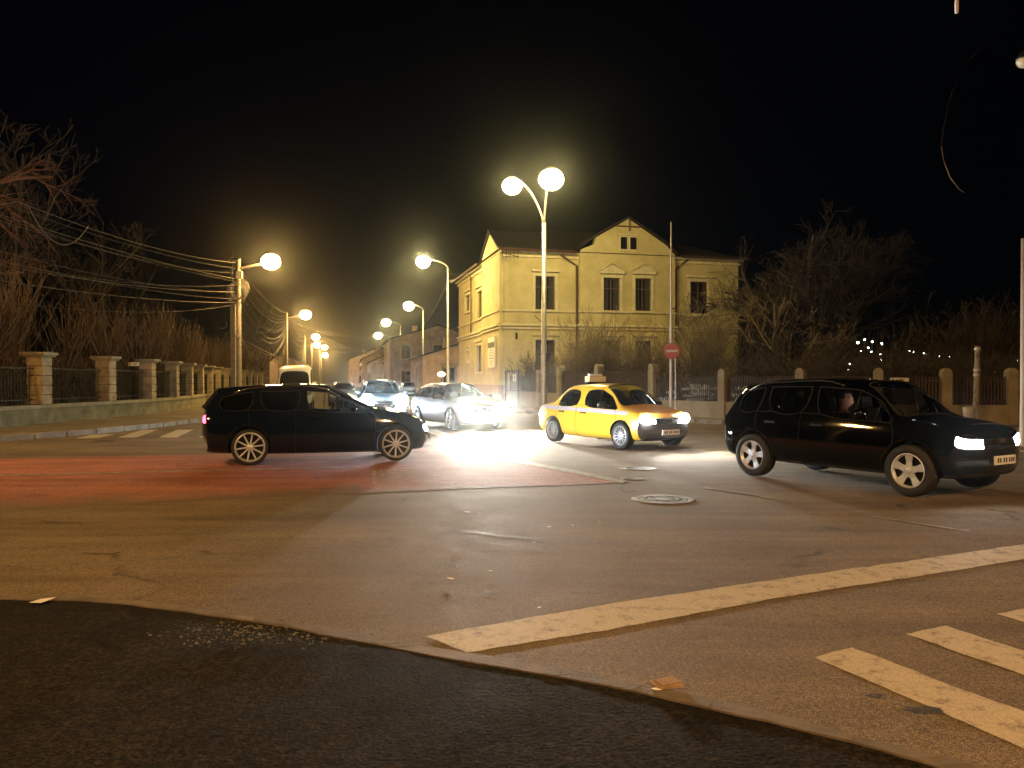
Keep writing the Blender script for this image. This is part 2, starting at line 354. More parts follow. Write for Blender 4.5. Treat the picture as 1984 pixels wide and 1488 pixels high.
# zebra over the mouth of the street
zb=[]; d=Vector((-.27,.963)); e=Vector((.963,.27))
o0=Vector(g(145,850))
zb.append([g(145,850),g(178,842),g(222,842),g(190,849)])
o0=Vector(g(228,848)); 
for k in range(12):
    q=o0+Vector((1.12*k,.02*k)); zb.append([tuple(q),tuple(q+d*3.6),tuple(q+d*3.6+Vector((.52,0))),tuple(q+Vector((.52,0)))])
marking('street_crosswalk',zb,M_white)
zr=[]
for k in range(5):
    y0=22.7-1.25*k; x0=y0*(890-992+ (0 if k<3 else -15))/F*0+y0*.602
    zr.append([(x0,y0),(x0+7,y0-.4),(x0+7,y0-.85),(x0,y0-.45)])
marking('right_crosswalk',zr,M_white)
marking('lane_lines',[[g(0,921),g(700,904.2),g(700,905.8),g(0,923.2)],[g(960,884),g(1090,907),g(1215,933),g(1205,937),g(1080,912),g(955,888)],
  [g(1365,945),g(1440,955),g(1512,969),g(1509,970.5),g(1438,957),g(1363,946.5)],[g(1690,1001),g(1880,1030),g(1879,1031.5),g(1689,1002)]],M_worn,.008)
random.seed(11); sc=[]
M_wornr=paintmark('road_paint_worn_on_red',(.50,.42,.36),(.30,.08,.05),.50,5)
for k in range(10):
    y=908+k*3.2; x0=712+random.uniform(-4,26); x1=800+k*7+random.uniform(0,26)
    sc.append([g(x0,y+2),g(x1,y-.4+k*.2),g(x1,y+.9+k*.2),g(x0,y+3.2)])
sc.append([g(722,912),g(727,912),g(729,938),g(721,938)]); sc.append([g(736,912),g(741,912),g(748,934),g(740,934)])
marking('worn_lane_arrow',sc,M_wornr,.008)
def repair(name,pts,m,z=.005):
    b=MB(); L=[g(*p) for p in pts]; return struct(name,sheet(L,z),m)
M_tar=asphalt('tar_repair',(.050,.043,.035),(.075,.064,.05),(.02,.018,.015),rough=.7,fine=90,patch=1.5,crack=False,spec=.3)
random.seed(17)
def seam(px0,py0,px1,py1,w,n=16):
    a=G(px0,py0); c=G(px1,py1); d=(c-a).normalized(); nn=Vector((-d.y,d.x,0)); A=[];B=[]; off=0
    for i in range(n+1):
        off+=random.gauss(0,.02); p=a.lerp(c,i/n)+nn*off; k=w*random.uniform(.3,1.2)*(.2 if i in(0,n) else 1); A.append(p+nn*k); B.append(p-nn*k)
    return [tuple(v[:2]) for v in A+B[::-1]]
marking('tar_seams',[seam(870,1024,1090,1048,.018),seam(1090,1050,1330,1066,.012),seam(80,1011,165,1014,.02),seam(0,908,70,905,.05,6),seam(600,1216,655,1240,.02,6),seam(1060,1296,1120,1303,.02,6),seam(1180,1010,1460,1040,.008),seam(640,1130,820,1150,.006)],M_tar,.005)
marking('oil_stains',[[tuple((G(px,py)+Vector((rx*random.uniform(.6,1.1)*math.cos(t),ry*random.uniform(.6,1.1)*math.sin(t),0)))[:2]) for t in [k*math.pi/7 for k in range(14)]] for px,py,rx,ry in [(945,1149,.04,.03),(1790,1378,.10,.05),(1700,1350,.06,.03),(1440,1052,.05,.02),(1530,1088,.04,.02)]],M_tar,.0055)
# manholes
def manhole(px,py,r,label):
    c=G(px,py); t=empty('manhole_cover',(c.x,c.y,0.0),0,label,'manhole cover','manhole covers in the crossing')
    b=MB(); b.lathe([(.001,.010),(r*.30,.010),(r*.31,.004),(r*.41,.004),(r*.42,.010),(r*.52,.010),(r*.53,.004),(r*.65,.004),(r*.66,.010),(r*.80,.010),(r*.81,.002),(r*.84,.002)],28)
    for k in range(10):
        a=k*math.pi/5; b.box((math.cos(a)*r*.59,math.sin(a)*r*.59,.006),(r*.16,r*.05,.008),a)
    b.build('lid',mat('cast_iron_worn',(.075,.068,.06),.6,metal=.3,var=.4,scale=12),t)
    b=MB(); b.lathe([(r*.84,.004),(r*.84,.010),(r,.010),(r*1.06,.0)],28); b.build('rim',mat('iron_ring',(.15,.13,.11),.6,metal=.3,var=.3,scale=9),t)
manhole(1285,968,.40,'large patterned iron manhole cover nearest the camera on the road')
manhole(1237,908,.31,'medium round manhole cover on the road in front of the taxi')
manhole(1225,928,.16,'small shiny round cover at the tip of the red lane')
# litter
def scrap(px,py,s,rz,col,name,label,cat):
    c=G(px,py,.01); b=MB(); random.seed(px); n=7
    pts=[(s*(.6+.4*random.random())*math.cos(2*math.pi*i/n)*1.5,s*(.6+.4*random.random())*math.sin(2*math.pi*i/n)) for i in range(n)]
    vs=[(x,y,.012+random.uniform(0,s*.25)) for x,y in pts]+[(0,0,.012+s*.3)]
    b.raw(vs,[(i,(i+1)%n,n) for i in range(n)]+[tuple(range(n-1,-1,-1))])
    o=b.build(name,col); o.location=(c.x,c.y,.0); o.rotation_euler=(0,0,rz); tag(o,label,cat,'litter on the road')
M_paper=mat('paper_scrap_white',(.75,.74,.70),.7); M_card=mat('brown_card',(.30,.20,.12),.85,var=.2,scale=20)
for px,py,s,l in [(872,1122,.03,'white paper scrap on the open road left of centre'),(950,1107,.022,'tiny white scrap just right of the crumpled paper'),(1063,1022,.03,'white scrap among the specks in the middle of the road'),(1035,1052,.02,'small white speck below the middle scraps'),(905,993,.035,'thin pale scrap on the road below the red lane'),(930,994,.025,'short pale scrap beside a thin pale one below the red lane'),(1045,1178,.015,'lone white speck above the broad stop line'),(1110,1018,.02,'white speck right of the middle scraps'),(1161,1012,.016,'rightmost faint speck in the middle of the road'),(1272,1337,.028,'white crumpled paper beside the brown card at the kerb'),(78,1167,.07,'torn whitish paper lying on the near kerb at left')]:
    scrap(px,py,s,px*.01,M_paper,'paper_scrap',l,'litter')
c=G(1292,1331); b=MB(); b.box((0,0,.014),(.15,.11,.012)); b.box((.01,.01,.024),(.12,.08,.006),.2); o=b.build('card_piece',M_card); o.location=(c.x,c.y,0); o.rotation_euler=(0,0,.25); tag(o,'flat brown card piece lying at the near kerb','litter','litter on the road')
# gravel patch
random.seed(8); b=MB()
cc=G(500,1228)
for k in range(520):
    a=random.uniform(0,6.28); r=math.sqrt(random.random()); x=cc.x+.55*r**1.6*math.cos(a)+random.gauss(0,.12); y=cc.y-.05+.26*r*math.sin(a)+random.gauss(0,.02); s=random.uniform(.002,.006)+.012*random.random()**5
    z=.02; v=[(x+s*math.cos(t+a),y+s*math.sin(t+a),z+s*random.uniform(.1,.5)) for t in (0,1.5,3.1,4.6)]+[(x,y,z+s)]
    b.raw(v,[(0,1,4),(1,2,4),(2,3,4),(3,0,4)])
o=b.build('gravel',mat('pale_gravel',(.10,.092,.075),.8,var=.4,scale=30)); tag(o,'pale loose gravel scattered on the near pavement','gravel',kind='stuff')
# ---------------------------------------------------------------- lamps
M_bowl=emis('street_lamp_bowl',WARM,LAMP_E)
M_bowl2=emis('street_lamp_bowl_yellow',(1.0,.76,.30),LAMP_E*.52)
def lamp_head(parent,pos,r,m,sz=.85):
    b=MB(); b.ball(pos,r,20,12,sz); b.build('lamp_bloom_bowl',m,parent,smooth=True)  # bowl enlarged so its bright disc stands in for lens bloom
    b=MB(); b.lathe([(.001,r*sz+.06),(r*.45,r*sz+.03),(r*.62,r*sz*.80),(r*.60,r*sz*.78)],16,Matrix.Translation(Vector(pos))); b.build('lamp_hood',M_galv,parent,smooth=True)
def street_lamp(px,Y,lpx,lpy,r,label,pole_r=.09,m=M_bowl,heavy=False,dY=-.3,H=None,group='street lamps along the street'):
    X=(px-992)/F*Y; t=empty('street_lamp',(X,Y,.13),0,label,'street lamp',group)
    lp=P(lpx,lpy,Y+dY); l=lp-Vector((X,Y,.13)); top=l.z-.35
    b=MB()
    if heavy: b.lathe([(pole_r*1.35,0),(pole_r*1.1,3),(pole_r*.8,top+.6),(.001,top+.6)],10)
    else: b.lathe([(pole_r*1.5,0),(pole_r*1.5,1.0),(pole_r,1.1),(pole_r*.62,top),(.001,top)],12)
    b.build('pole',M_pole if heavy else M_galv,t,smooth=True)
    b=MB(); pts=[]
    for k in range(9):
        u=k/8; a=u*math.pi/2; pts.append(Vector((l.x*(1-math.cos(a)) if not heavy else l.x*u,l.y*u,top-.05+(.55 if not heavy else .3)*math.sin(a)*1.0)))
    pts.append(Vector((l.x,l.y,l.z+r*.85+.03)))
    b.tube(pts,[pole_r*.6]+[pole_r*.5]*(len(pts)-1),8); b.build('arm',M_galv,t,smooth=True)
    lamp_head(t,(l.x,l.y,l.z),r,m)
    return t
LAMPS=1
street_lamp(463,48,525,507,.56,'nearest lamp on the left, on the cable-laden pole with coils',.15,M_bowl,True)
street_lamp(556,87,592,610,.60,'second lamp on the left side of the street, above the white van',.13,M_bowl,True)
street_lamp(591,130,612,653,.60,'third lamp on the left side of the street',.12,M_bowl,True)
street_lamp(604,155,614,668,.62,'fourth lamp on the left side, just under the third',.12,M_bowl,True)
street_lamp(618,175,629,673,.55,'fifth lamp on the left side, small and right of the fourth',.12,M_bowl,True)
street_lamp(622,215,630,688,.70,'lowest lamp of the left row, seen below the fifth',.12,M_bowl,True)
street_lamp(868,48,820,507,.42,'nearest curved-arm lamp on the right of the street, by the yellow building',.08,emis('street_lamp_bowl_bright',(1.0,.76,.30),LAMP_E*1.2))
street_lamp(820,76,792,593,.50,'second curved-arm lamp on the right of the street',.08,M_bowl2)
street_lamp(776,98,748,625,.54,'third curved-arm lamp on the right side',.08,M_bowl2)
street_lamp(757,126,733,650,.58,'fourth curved-arm lamp on the right side',.08,M_bowl2)
for px,py,Y,l,rr in [(725,710,200,'upper one of the small far lamps at the end of the street',.75),(711,719,235,'middle one of the small far lamps at the end of the street',.8),(701,727,270,'low far lamp just above the dark car with blue-white headlights',.75),(684,728,300,'leftmost and smallest far lamp at the end of the street',.85)]:
    street_lamp(px+10,Y,px,py,rr,l,.1,M_bowl2)
# double lamp at the corner
def double_lamp():
    Y=37.5; X=(1054-992)/F*Y; t=empty('double_street_lamp',(X,Y,.13),0,'tall grey pole with two lit lamps on curved arms at the corner','street lamp')
    l1=P(1068,348,Y-2.0)-Vector((X,Y,.13)); l2=P(992,361,Y-.2)-Vector((X,Y,.13)); top=9.1
    b=MB(); b.lathe([(.155,0),(.15,3.2),(.125,3.3),(.10,top),(.001,top)],14); b.build('pole',M_galv,t,smooth=True)
    b=MB(); b.box((.16,-.1,2.6),(.14,.16,.42)); b.tube([(-.13,-.1,4.3),(-.45,-.1,4.6)],.02,6); b.build('bracket',M_irond,t)
    for l in(l1,l2):
        b=MB(); pts=[]
        for k in range(9):
            u=k/8; pts.append(Vector((l.x*u**1.3,l.y*u**1.3,top-.1+(l.z+.45-top)*math.sin(u*math.pi/2))))
        b.tube(pts,[.075]+[.05]*8,8); b.build('arm',M_galv,t,smooth=True)
    lamp_head(t,l1,.56,M_bowl2); lamp_head(t,l2,.46,M_bowl2)
double_lamp()
street_lamp(992-20.5/13*F,13,992-17.6/13*F,738-7.4/13*F,.52,'cable pole lamp out of view at the left of the junction',.13,M_bowl,True,group=None)
# lamps of the same street behind the photographer (they light the foreground)
for (x,y,z,l) in [(-10.5,-6.0,8.6,'street lamp behind the viewpoint on the left'),(9.5,-6.5,8.8,'street lamp behind the viewpoint on the right')]:
    t=empty('street_lamp',(x,y,.0),0,l,'street lamp','lamps behind the viewpoint'); b=MB(); b.lathe([(.13,0),(.12,1),(.08,1.1),(.06,z-.3),(.001,z-.3)],12); b.build('pole',M_galv,t,smooth=True)
    b=MB(); b.tube([(0,0,z-.35),(0,.2,z+.3),(0,.7,z+.5),(0,1.3,z+.46)],.045,8); b.build('arm',M_galv,t,smooth=True)
    lamp_head(t,(0,1.3,z),.40,emis('rear_lamp_bowl',(1.0,.54,.20),LAMP_E*3.4))
# ---------------------------------------------------------------- poles and signs
X=(1300-992)/F*29
t=empty('slim_white_pole',(X,29,.13),0,'slim tall white pole in front of the yellow building','pole')
b=MB(); b.lathe([(.055,0),(.05,3.6),(.038,3.65),(.028,ZP(430,29)-.13),(.001,ZP(430,29)-.13)],10); b.build('pole',mat('white_pole_paint',(.62,.60,.55),.5,var=.15),t,smooth=True)
b=MB(); b.box((.09,0,4.15),(.12,.04,.04)); b.box((.16,0,4.2),(.04,.05,.16)); b.build('bracket',M_irond,t)
t=empty('no_entry_sign',(X+.13,28.8,.13),R(-14),'red round no entry sign with white bar on a grey post','road sign')
b=MB(); b.lathe([(.03,0),(.03,2.6)],8); b.build('post',M_galv,t,smooth=True)
Mx=Matrix.Translation((-.13,-.06,ZP(680,28.8)-.13))@Matrix.Rotation(R(90),4,'X')
b=MB(); b.lathe([(.001,.012),(.29,.012),(.30,.0),(.29,-.01),(.001,-.01)],28,Mx); b.build('disc',mat('sign_red',(.30,.045,.03),.4,var=.08,scale=8),t,smooth=False)
b=MB(); b.box((-.13,-.075,ZP(680,28.8)-.13),(.42,.006,.085)); b.build('bar',mat('sign_white',(.42,.38,.33),.4),t)
# worn post with bin
p=Vector(((1890-992)/F*24.6,24.6,.13))
t=empty('wooden_post',p,0,'worn pale post standing on the right pavement by the fence','post')
t.rotation_euler=(0,R(1.5),0)
b=MB(); b.lathe([(.10,0),(.085,1.3),(.075,2.55),(.001,2.57)],9); b.build('post',mat('peeling_paint',(.24,.22,.17),.8,col2=(.10,.085,.06),scale=7,lo=.5,hi=.6),t,smooth=True)
b=MB()
for z in(1.6,1.75,2.42): b.lathe([(.1,z),(.105,z+.04),(.1,z+.08)],9)
b.build('band',M_galv,t)
b=MB(); b.tube([(.05,0,2.45),(.2,0,2.6),(.36,0,2.72)],.012,5); b.build('hook',M_irond,t)
t=empty('litter_bin',p+Vector((-.32,-.15,0)),0,'small pale litter bin on a dark foot beside the worn post','litter bin')
b=MB(); b.lathe([(.001,.22),(.12,.22),(.17,.62),(.15,.62),(.11,.25)],12); b.build('bucket',mat('bin_grey',(.4,.39,.36),.6,var=.2),t,smooth=True)
b=MB(); b.lathe([(.13,0),(.13,.04),(.04,.06),(.04,.22)],10); b.build('foot',M_black,t)
# near right pole
X=(1981.5-992)/F*19
t=empty('pale_pole',(X+.02,19,0),0,'pale lit pole at the right edge of the photo','pole')
b=MB(); b.lathe([(.09,0),(.075,1.2),(.06,ZP(462,19)),(.001,ZP(462,19))],10); b.build('pole',mat('pale_pole_paint',(.30,.26,.22),.5),t,smooth=True)
t=empty('hanging_lamp',P(1983,118,17),0,'unlit lamp head hanging at the upper right edge','lamp')
b=MB(); b.ball((0,0,-.02),.16,12,8,.9); b.build('glass',mat('lamp_glass_dim',(.6,.55,.4),.2),t,smooth=True)
b=MB(); b.lathe([(.001,.22),(.06,.2),(.17,.04),(.16,.02)],12); b.tube([(0,0,.2),(.5,.1,1.1),(2,.3,1.4)],.02,6); b.build('shade',M_irond,t)
# cable arc upper right
def cable(pts,r,label,m=None,cat='cable',group='overhead cables',n=4):
    b=MB(); b.tube(pts,r,n); o=b.build('overhead_cable',m or M_cable); return tag(o,label,cat,group)
def sag(a,c,s,n=14):
    a=Vector(a);c=Vector(c); return [a.lerp(c,i/n)-Vector((0,0,4*s*(i/n)*(1-i/n))) for i in range(n+1)]
arc=[(1900,90),(1872,120),(1852,155),(1836,205),(1826,255),(1823,285),(1828,315),(1840,345),(1856,365),(1867,374)]
cable([P(a,c,15+.05*i) for i,(a,c) in enumerate(arc)],.010,'thin black cable curving down against the sky at the upper right',M_chrome,group=None)
t=empty('hanging_pole_end',P(1852,-40,14),0,'end of a pale hanging bracket at the top right edge','bracket')
b=MB(); b.tube([(0,0,1.2),(0,0,0),(.0,0,-.62)],.035,8); b.build('rod',mat('pale_rod',(.5,.4,.38),.4),t,smooth=True)
# ---------------------------------------------------------------- left wall with pillars
def wall_left():
    t=empty('pillared_wall',(0,0,0),0,'mossy low wall with banded stone pillars along the left pavement','wall')
    inner=offset(WL,.40)
    for i in range(len(WL)-1):
        b=MB(); q=[WL[i],WL[i+1],inner[i+1],inner[i]]; b.prism(q,.05,.66); b.build('wall_section',M_concd,t)
        o1=offset(WL,-.05); o2=offset(WL,.46); b=MB(); b.prism([o1[i],o1[i+1],o2[i+1],o2[i]],.66,.78); b.build('coping',M_conc,t)
    pil=WL[4:]+[(-15.62,19.0)]
    for j,p in enumerate(pil):
        k=WL.index(p) if p in WL else 3
        a=Vector(WL[k-1]); c=Vector(WL[min(k+1,len(WL)-1)]); d=(c-a).normalized(); rz=math.atan2(d.y,d.x)
        ctr=Vector(p)+Vector((-d.y,d.x))*.2
        b=MB(); h=(2.40-.78)/5
        for s in range(5):
            wdt=.56-.004*s; b.box((ctr.x,ctr.y,.78+h*(s+.5)),(wdt,wdt,h-.035),rz); 
            b.box((ctr.x,ctr.y,.78+h*(s+1)-.017),(wdt-.07,wdt-.07,.036),rz)
        q=b.build('pillar',M_stone,t)
        b=MB(); b.box((ctr.x,ctr.y,2.425),(.70,.70,.06),rz); b.box((ctr.x,ctr.y,2.50),(.84,.84,.09),rz); b.build('cap',M_conc,q)
    for i in range(3,len(WL)-1):
        a=Vector(WL[i]); c=Vector(WL[i+1]); d=(c-a); L=d.length; d.normalize(); nn=Vector((-d.y,d.x))*.22
        b=MB(); s=.5
        while s<L-.4:
            q=a+d*s+nn; b.box((q.x,q.y,1.42),(.018,.018,1.28),0); s+=.16
        for z in (.95,2.0): 
            q=a+d*(L/2)+nn; b.box((q.x,q.y,z),(L-.6,.03,.04),math.atan2(d.y,d.x))
        b.build('railing',M_irond,t)
    # small notice plates
    return t
wall_left()
def plate(px,py,Y,w,h,label,rz=0,mark=None,name='notice_plate'):
    c=P(px,py,Y); t=empty(name,c,rz,label,'sign'); b=MB(); b.box((0,0,0),(w,.015,h)); b.build('panel',mat('plate_white',(.7,.68,.6),.5),t)
    if mark:
        b=MB()
        for m in mark: b.box((m[0],-.011,m[1]),(m[2],.006,m[3]))
        b.build('print',mat('print_dark',(.03,.03,.03),.6),t)
plate(221,770,29.95,.16,.22,'small white plate with a black mark low on the second pillar',mark=[(0,.02,.07,.015),(0,-.03,.012,.07)])
plate(259,705.5,31.6,.42,.14,'small white street name plate on the railing beyond the second pillar',mark=[(-.13,0,.05,.08),(.06,.015,.22,.022),(.04,-.025,.18,.018)])
plate(1743,735.5,25.9,.62,.12,'small faint name plate on the railing behind the black car',mark=[(-.22,0,.05,.06),(.02,.012,.3,.02),(.0,-.02,.25,.018)])
# snow
def lumps(name,pts,label,m=M_snow):
    b=MB(); random.seed(len(label))
    for x,y,z,s in pts: 
        for k in range(5): b.ball((x+random.gauss(0,s*.5),y+random.gauss(0,s*.4),z),s*random.uniform(.3,.6),7,5,.5)
    o=b.build(name,m,smooth=True); tag(o,label,'snow',kind='stuff')
random.seed(2)
lumps('snow_patches',[(-16.35-random.random()*1.2,22+random.random()*8.5,.66,random.uniform(.1,.24)) for k in range(34)],'patches of old snow on the soil behind the left wall')
# ---------------------------------------------------------------- right fence
def fence_right():
    t=empty('railing_fence',(0,0,0),0,'low rendered wall with concrete posts and brown iron railings at right','fence')
    H=[2.0,2.0,2.05,2.2,2.2,2.15,1.88,1.88,1.86,1.84,1.84]; TW=[1.05,1.05,1.0,.95,.82,.78,.78,.78,.78,.78,.78]
    inner=offset(FR,.28)
    for i in range(len(FR)-1):
        b=MB(); b.prism([FR[i],FR[i+1],inner[i+1],inner[i]],.05,min(TW[i],TW[i+1])); b.build('wall_section',M_wallr,t)
        a=Vector(FR[i]); c=Vector(FR[i+1]); d=c-a; L=d.length; d.normalize(); nn=Vector((-d.y,d.x))*.14; rz=math.atan2(d.y,d.x)
        tw=min(TW[i],TW[i+1]); hh=min(H[i],H[i+1])-.12
        b=MB(); s=.16
        while s<L-.1:
            q=a+d*s+nn; b.box((q.x,q.y,(tw+hh)/2),(.05,.014,hh-tw),rz); s+=.105
        for z in (tw+.14,hh-.14): q=a+d*(L/2)+nn*1.15; b.box((q.x,q.y,z),(L-.2,.03,.045),rz)
        b.build('railing',M_iron,t)
    for i,p in enumerate(FR):
        if i==0: continue
        k=i; a=Vector(FR[k-1]); c=Vector(FR[min(k+1,len(FR)-1)]); d=(c-a).normalized(); rz=math.atan2(d.y,d.x)
        ctr=Vector(p)+Vector((-d.y,d.x))*.13; w=.30 if i>2 else .22
        b=MB(); b.box((ctr.x,ctr.y,(H[i]+.05)/2),(w,w+.06,H[i]-.05),rz)
        M4=Matrix.Translation((ctr.x,ctr.y,H[i]))@Matrix.Rotation(rz,4,'Z')@Matrix.Rotation(R(90),4,'X')
        n=9; vs=[M4@Vector((w/2*math.cos(math.pi*j/(n-1)),w*.55*math.sin(math.pi*j/(n-1)),sy*(w/2+.03))) for sy in(-1,1) for j in range(n)]
        b.raw(vs,[tuple(range(n))[::-1],tuple(range(n,2*n))]+[(j,j+1,n+j+1,n+j) for j in range(n-1)])
        b.build('post',M_wallr if i>5 else M_conc,t)
fence_right()
def gate(label,x,y,rz,w,h):
    t=empty('iron_gate',(x,y,.14),rz,label,'gate')
    b=MB()
    for sx in(0,w): b.box((sx,0,h/2),(.07,.07,h))
    b.box((w/2,0,h-.05),(w,.04,.05)); b.box((w/2,0,.15),(w,.04,.05)); b.box((w/2,0,.9),(w,.03,.04)); b.build('frame',M_irond,t)
    b=MB(); k=int(w/.11)
    for i in range(1,k): b.box((i*w/k,0,h/2+.06),(.018,.018,h-.1+.12))
    b.build('bars',M_irond,t)
gate('black iron gate past the last post at the right edge',16.8,25.5,R(-4),3.0,1.75)
gate('narrow dark gate between the yellow building and the fence',-.35,43.2,R(-30),.8,2.0)
plate(996.5,732,42.2,.17,.38,'white letter plate on the narrow gate beside the yellow building',mark=[(0,.02,.04,.18),(0,-.12,.08,.02)])
# ---------------------------------------------------------------- yellow building
M_yel=mat('yellow_render',(.40,.345,.15),.85,col2=(.60,.53,.26),scale=.9,bump=.15,bscale=40,lo=.3,hi=.7,detail=8)
M_yel2=mat('yellow_trim',(.58,.53,.31),.8,var=.15,scale=3)
M_plinth=mat('plinth_brown',(.34,.22,.15),.85,var=.2,scale=2)
M_roof=mat('dark_roof_tiles',(.014,.010,.009),.85,var=.4,scale=7,bump=.6,bscale=9)
M_wf=mat('window_frame_brown',(.10,.05,.03),.5)
M_wg=mat('window_glass',(.012,.014,.016),.06,coat=.6,spec=.8)
M_pipe=mat('brown_downpipe',(.07,.035,.02),.5)
def wall_panel(b,u0,u1,z0,z1,ops,depth,f):
    """f(u,d,z)->xyz ; ops: (ua,ub,za,zb)"""
    us=sorted(set([u0,u1]+[o[0] for o in ops]+[o[1] for o in ops])); zs=sorted(set([z0,z1]+[o[2] for o in ops]+[o[3] for o in ops]))
    for i in range(len(us)-1):
        for j in range(len(zs)-1):
            uc=(us[i]+us[i+1])/2; zc=(zs[j]+zs[j+1])/2
            if any(o[0]<uc<o[1] and o[2]<zc<o[3] for o in ops): continue
            b.face([f(us[i],0,zs[j]),f(us[i+1],0,zs[j]),f(us[i+1],0,zs[j+1]),f(us[i],0,zs[j+1])])
    for a,c,e,g_ in ops:
        b.face([f(a,0,e),f(a,depth,e),f(a,depth,g_),f(a,0,g_)]); b.face([f(c,0,g_),f(c,depth,g_),f(c,depth,e),f(c,0,e)])
        b.face([f(a,0,g_),f(a,depth,g_),f(c,depth,g_),f(c,0,g_)]); b.face([f(c,0,e),f(c,depth,e),f(a,depth,e),f(a,0,e)])
def fbox(b,f,u0,u1,d0,d1,z0,z1):
    vs=[f(u,d,z) for u in(u0,u1) for d in(d0,d1) for z in(z0,z1)]
    b.raw(vs,[(0,1,3,2),(4,6,7,5),(0,4,5,1),(2,3,7,6),(0,2,6,4),(1,5,7,3)])
def add_window(parent,f,o,depth=.22,trim=True,ped=False,wf=M_wf,tm=M_yel2,panes=2):
    a,c,e,g_=o
    b=MB(); t=.055
    fbox(b,f,a,a+t,depth-.09,depth-.02,e,g_); fbox(b,f,c-t,c,depth-.09,depth-.02,e,g_)
    fbox(b,f,a+t,c-t,depth-.09,depth-.02,g_-t,g_); fbox(b,f,a+t,c-t,depth-.09,depth-.02,e,e+t)
    if panes>1: fbox(b,f,(a+c)/2-.03,(a+c)/2+.03,depth-.1,depth-.03,e+t,g_-t)
    zt=e+(g_-e)*.68; fbox(b,f,a+t,c-t,depth-.095,depth-.035,zt-.025,zt+.025)
    w=b.build('window',wf,parent)
    b=MB(); b.face([f(a,depth-.05,e),f(c,depth-.05,e),f(c,depth-.05,g_),f(a,depth-.05,g_)]); b.build('pane',M_wg,w)
    if panes>1 and parent.name.startswith('yellow'):
        rr=random.Random(int(a*37+e*11)); b=MB(); k=rr.uniform(.16,.30)*(c-a); zb=e+t+rr.choice((.0,.0,.35))*(g_-e)
        for u0 in (a+t,c-t-k):
            for j in range(4): fbox(b,f,u0+k*j/4,u0+k*(j+.7)/4,depth-.058,depth-.052,zb,g_-t)
        b.build('curtain',mat('curtain_cloth',(.045,.04,.03),.9),w)
    if trim:
        b=MB(); s=.16
        fbox(b,f,a-s,a,-.05,0,e,g_); fbox(b,f,c,c+s,-.05,0,e,g_); fbox(b,f,a-s,c+s,-.05,0,g_,g_+s)
        fbox(b,f,a-s-.08,c+s+.08,-.14,0,g_+s+.08,g_+s+.2)
        fbox(b,f,a-s-.05,c+s+.05,-.12,0,e-.12,e)
        if ped:
            m=(a+c)/2; z=g_+s+.2; A=[f(a-s-.08,-.12,z),f(c+s+.08,-.12,z),f(m,-.12,z+.42)]; B=[f(a-s-.08,0,z),f(c+s+.08,0,z),f(m,0,z+.42)]
            b.raw(A+B,[(0,1,2),(0,2,5,3),(2,1,4,5)])
            b.raw([f(a-s-.12,-.18,z),f(m,-.18,z+.46),f(c+s+.12,-.18,z),f(a-s-.12,-.18,z+.07),f(m,-.18,z+.55),f(c+s+.12,-.18,z+.07),f(a-s-.12,0,z+.07),f(m,0,z+.55),f(c+s+.12,0,z+.07)],[(0,1,4,3),(1,2,5,4),(3,4,7,6),(4,5,8,7)])
        b.build('trim',tm,w)
TH=R(14); CX,CY=-.44,44.0; cs,sn=math.cos(TH),math.sin(TH)
def uR(px): k=(px-992)/F; return (k*CY-CX)/(cs-k*sn)
def vL(px): k=(px-992)/F; return (CX-k*CY)/(sn+k*cs)
def zR(px,py): u=uR(px); return ZP(py,CY+u*sn)
def zL(px,py): v=vL(px); return ZP(py,CY+v*cs)
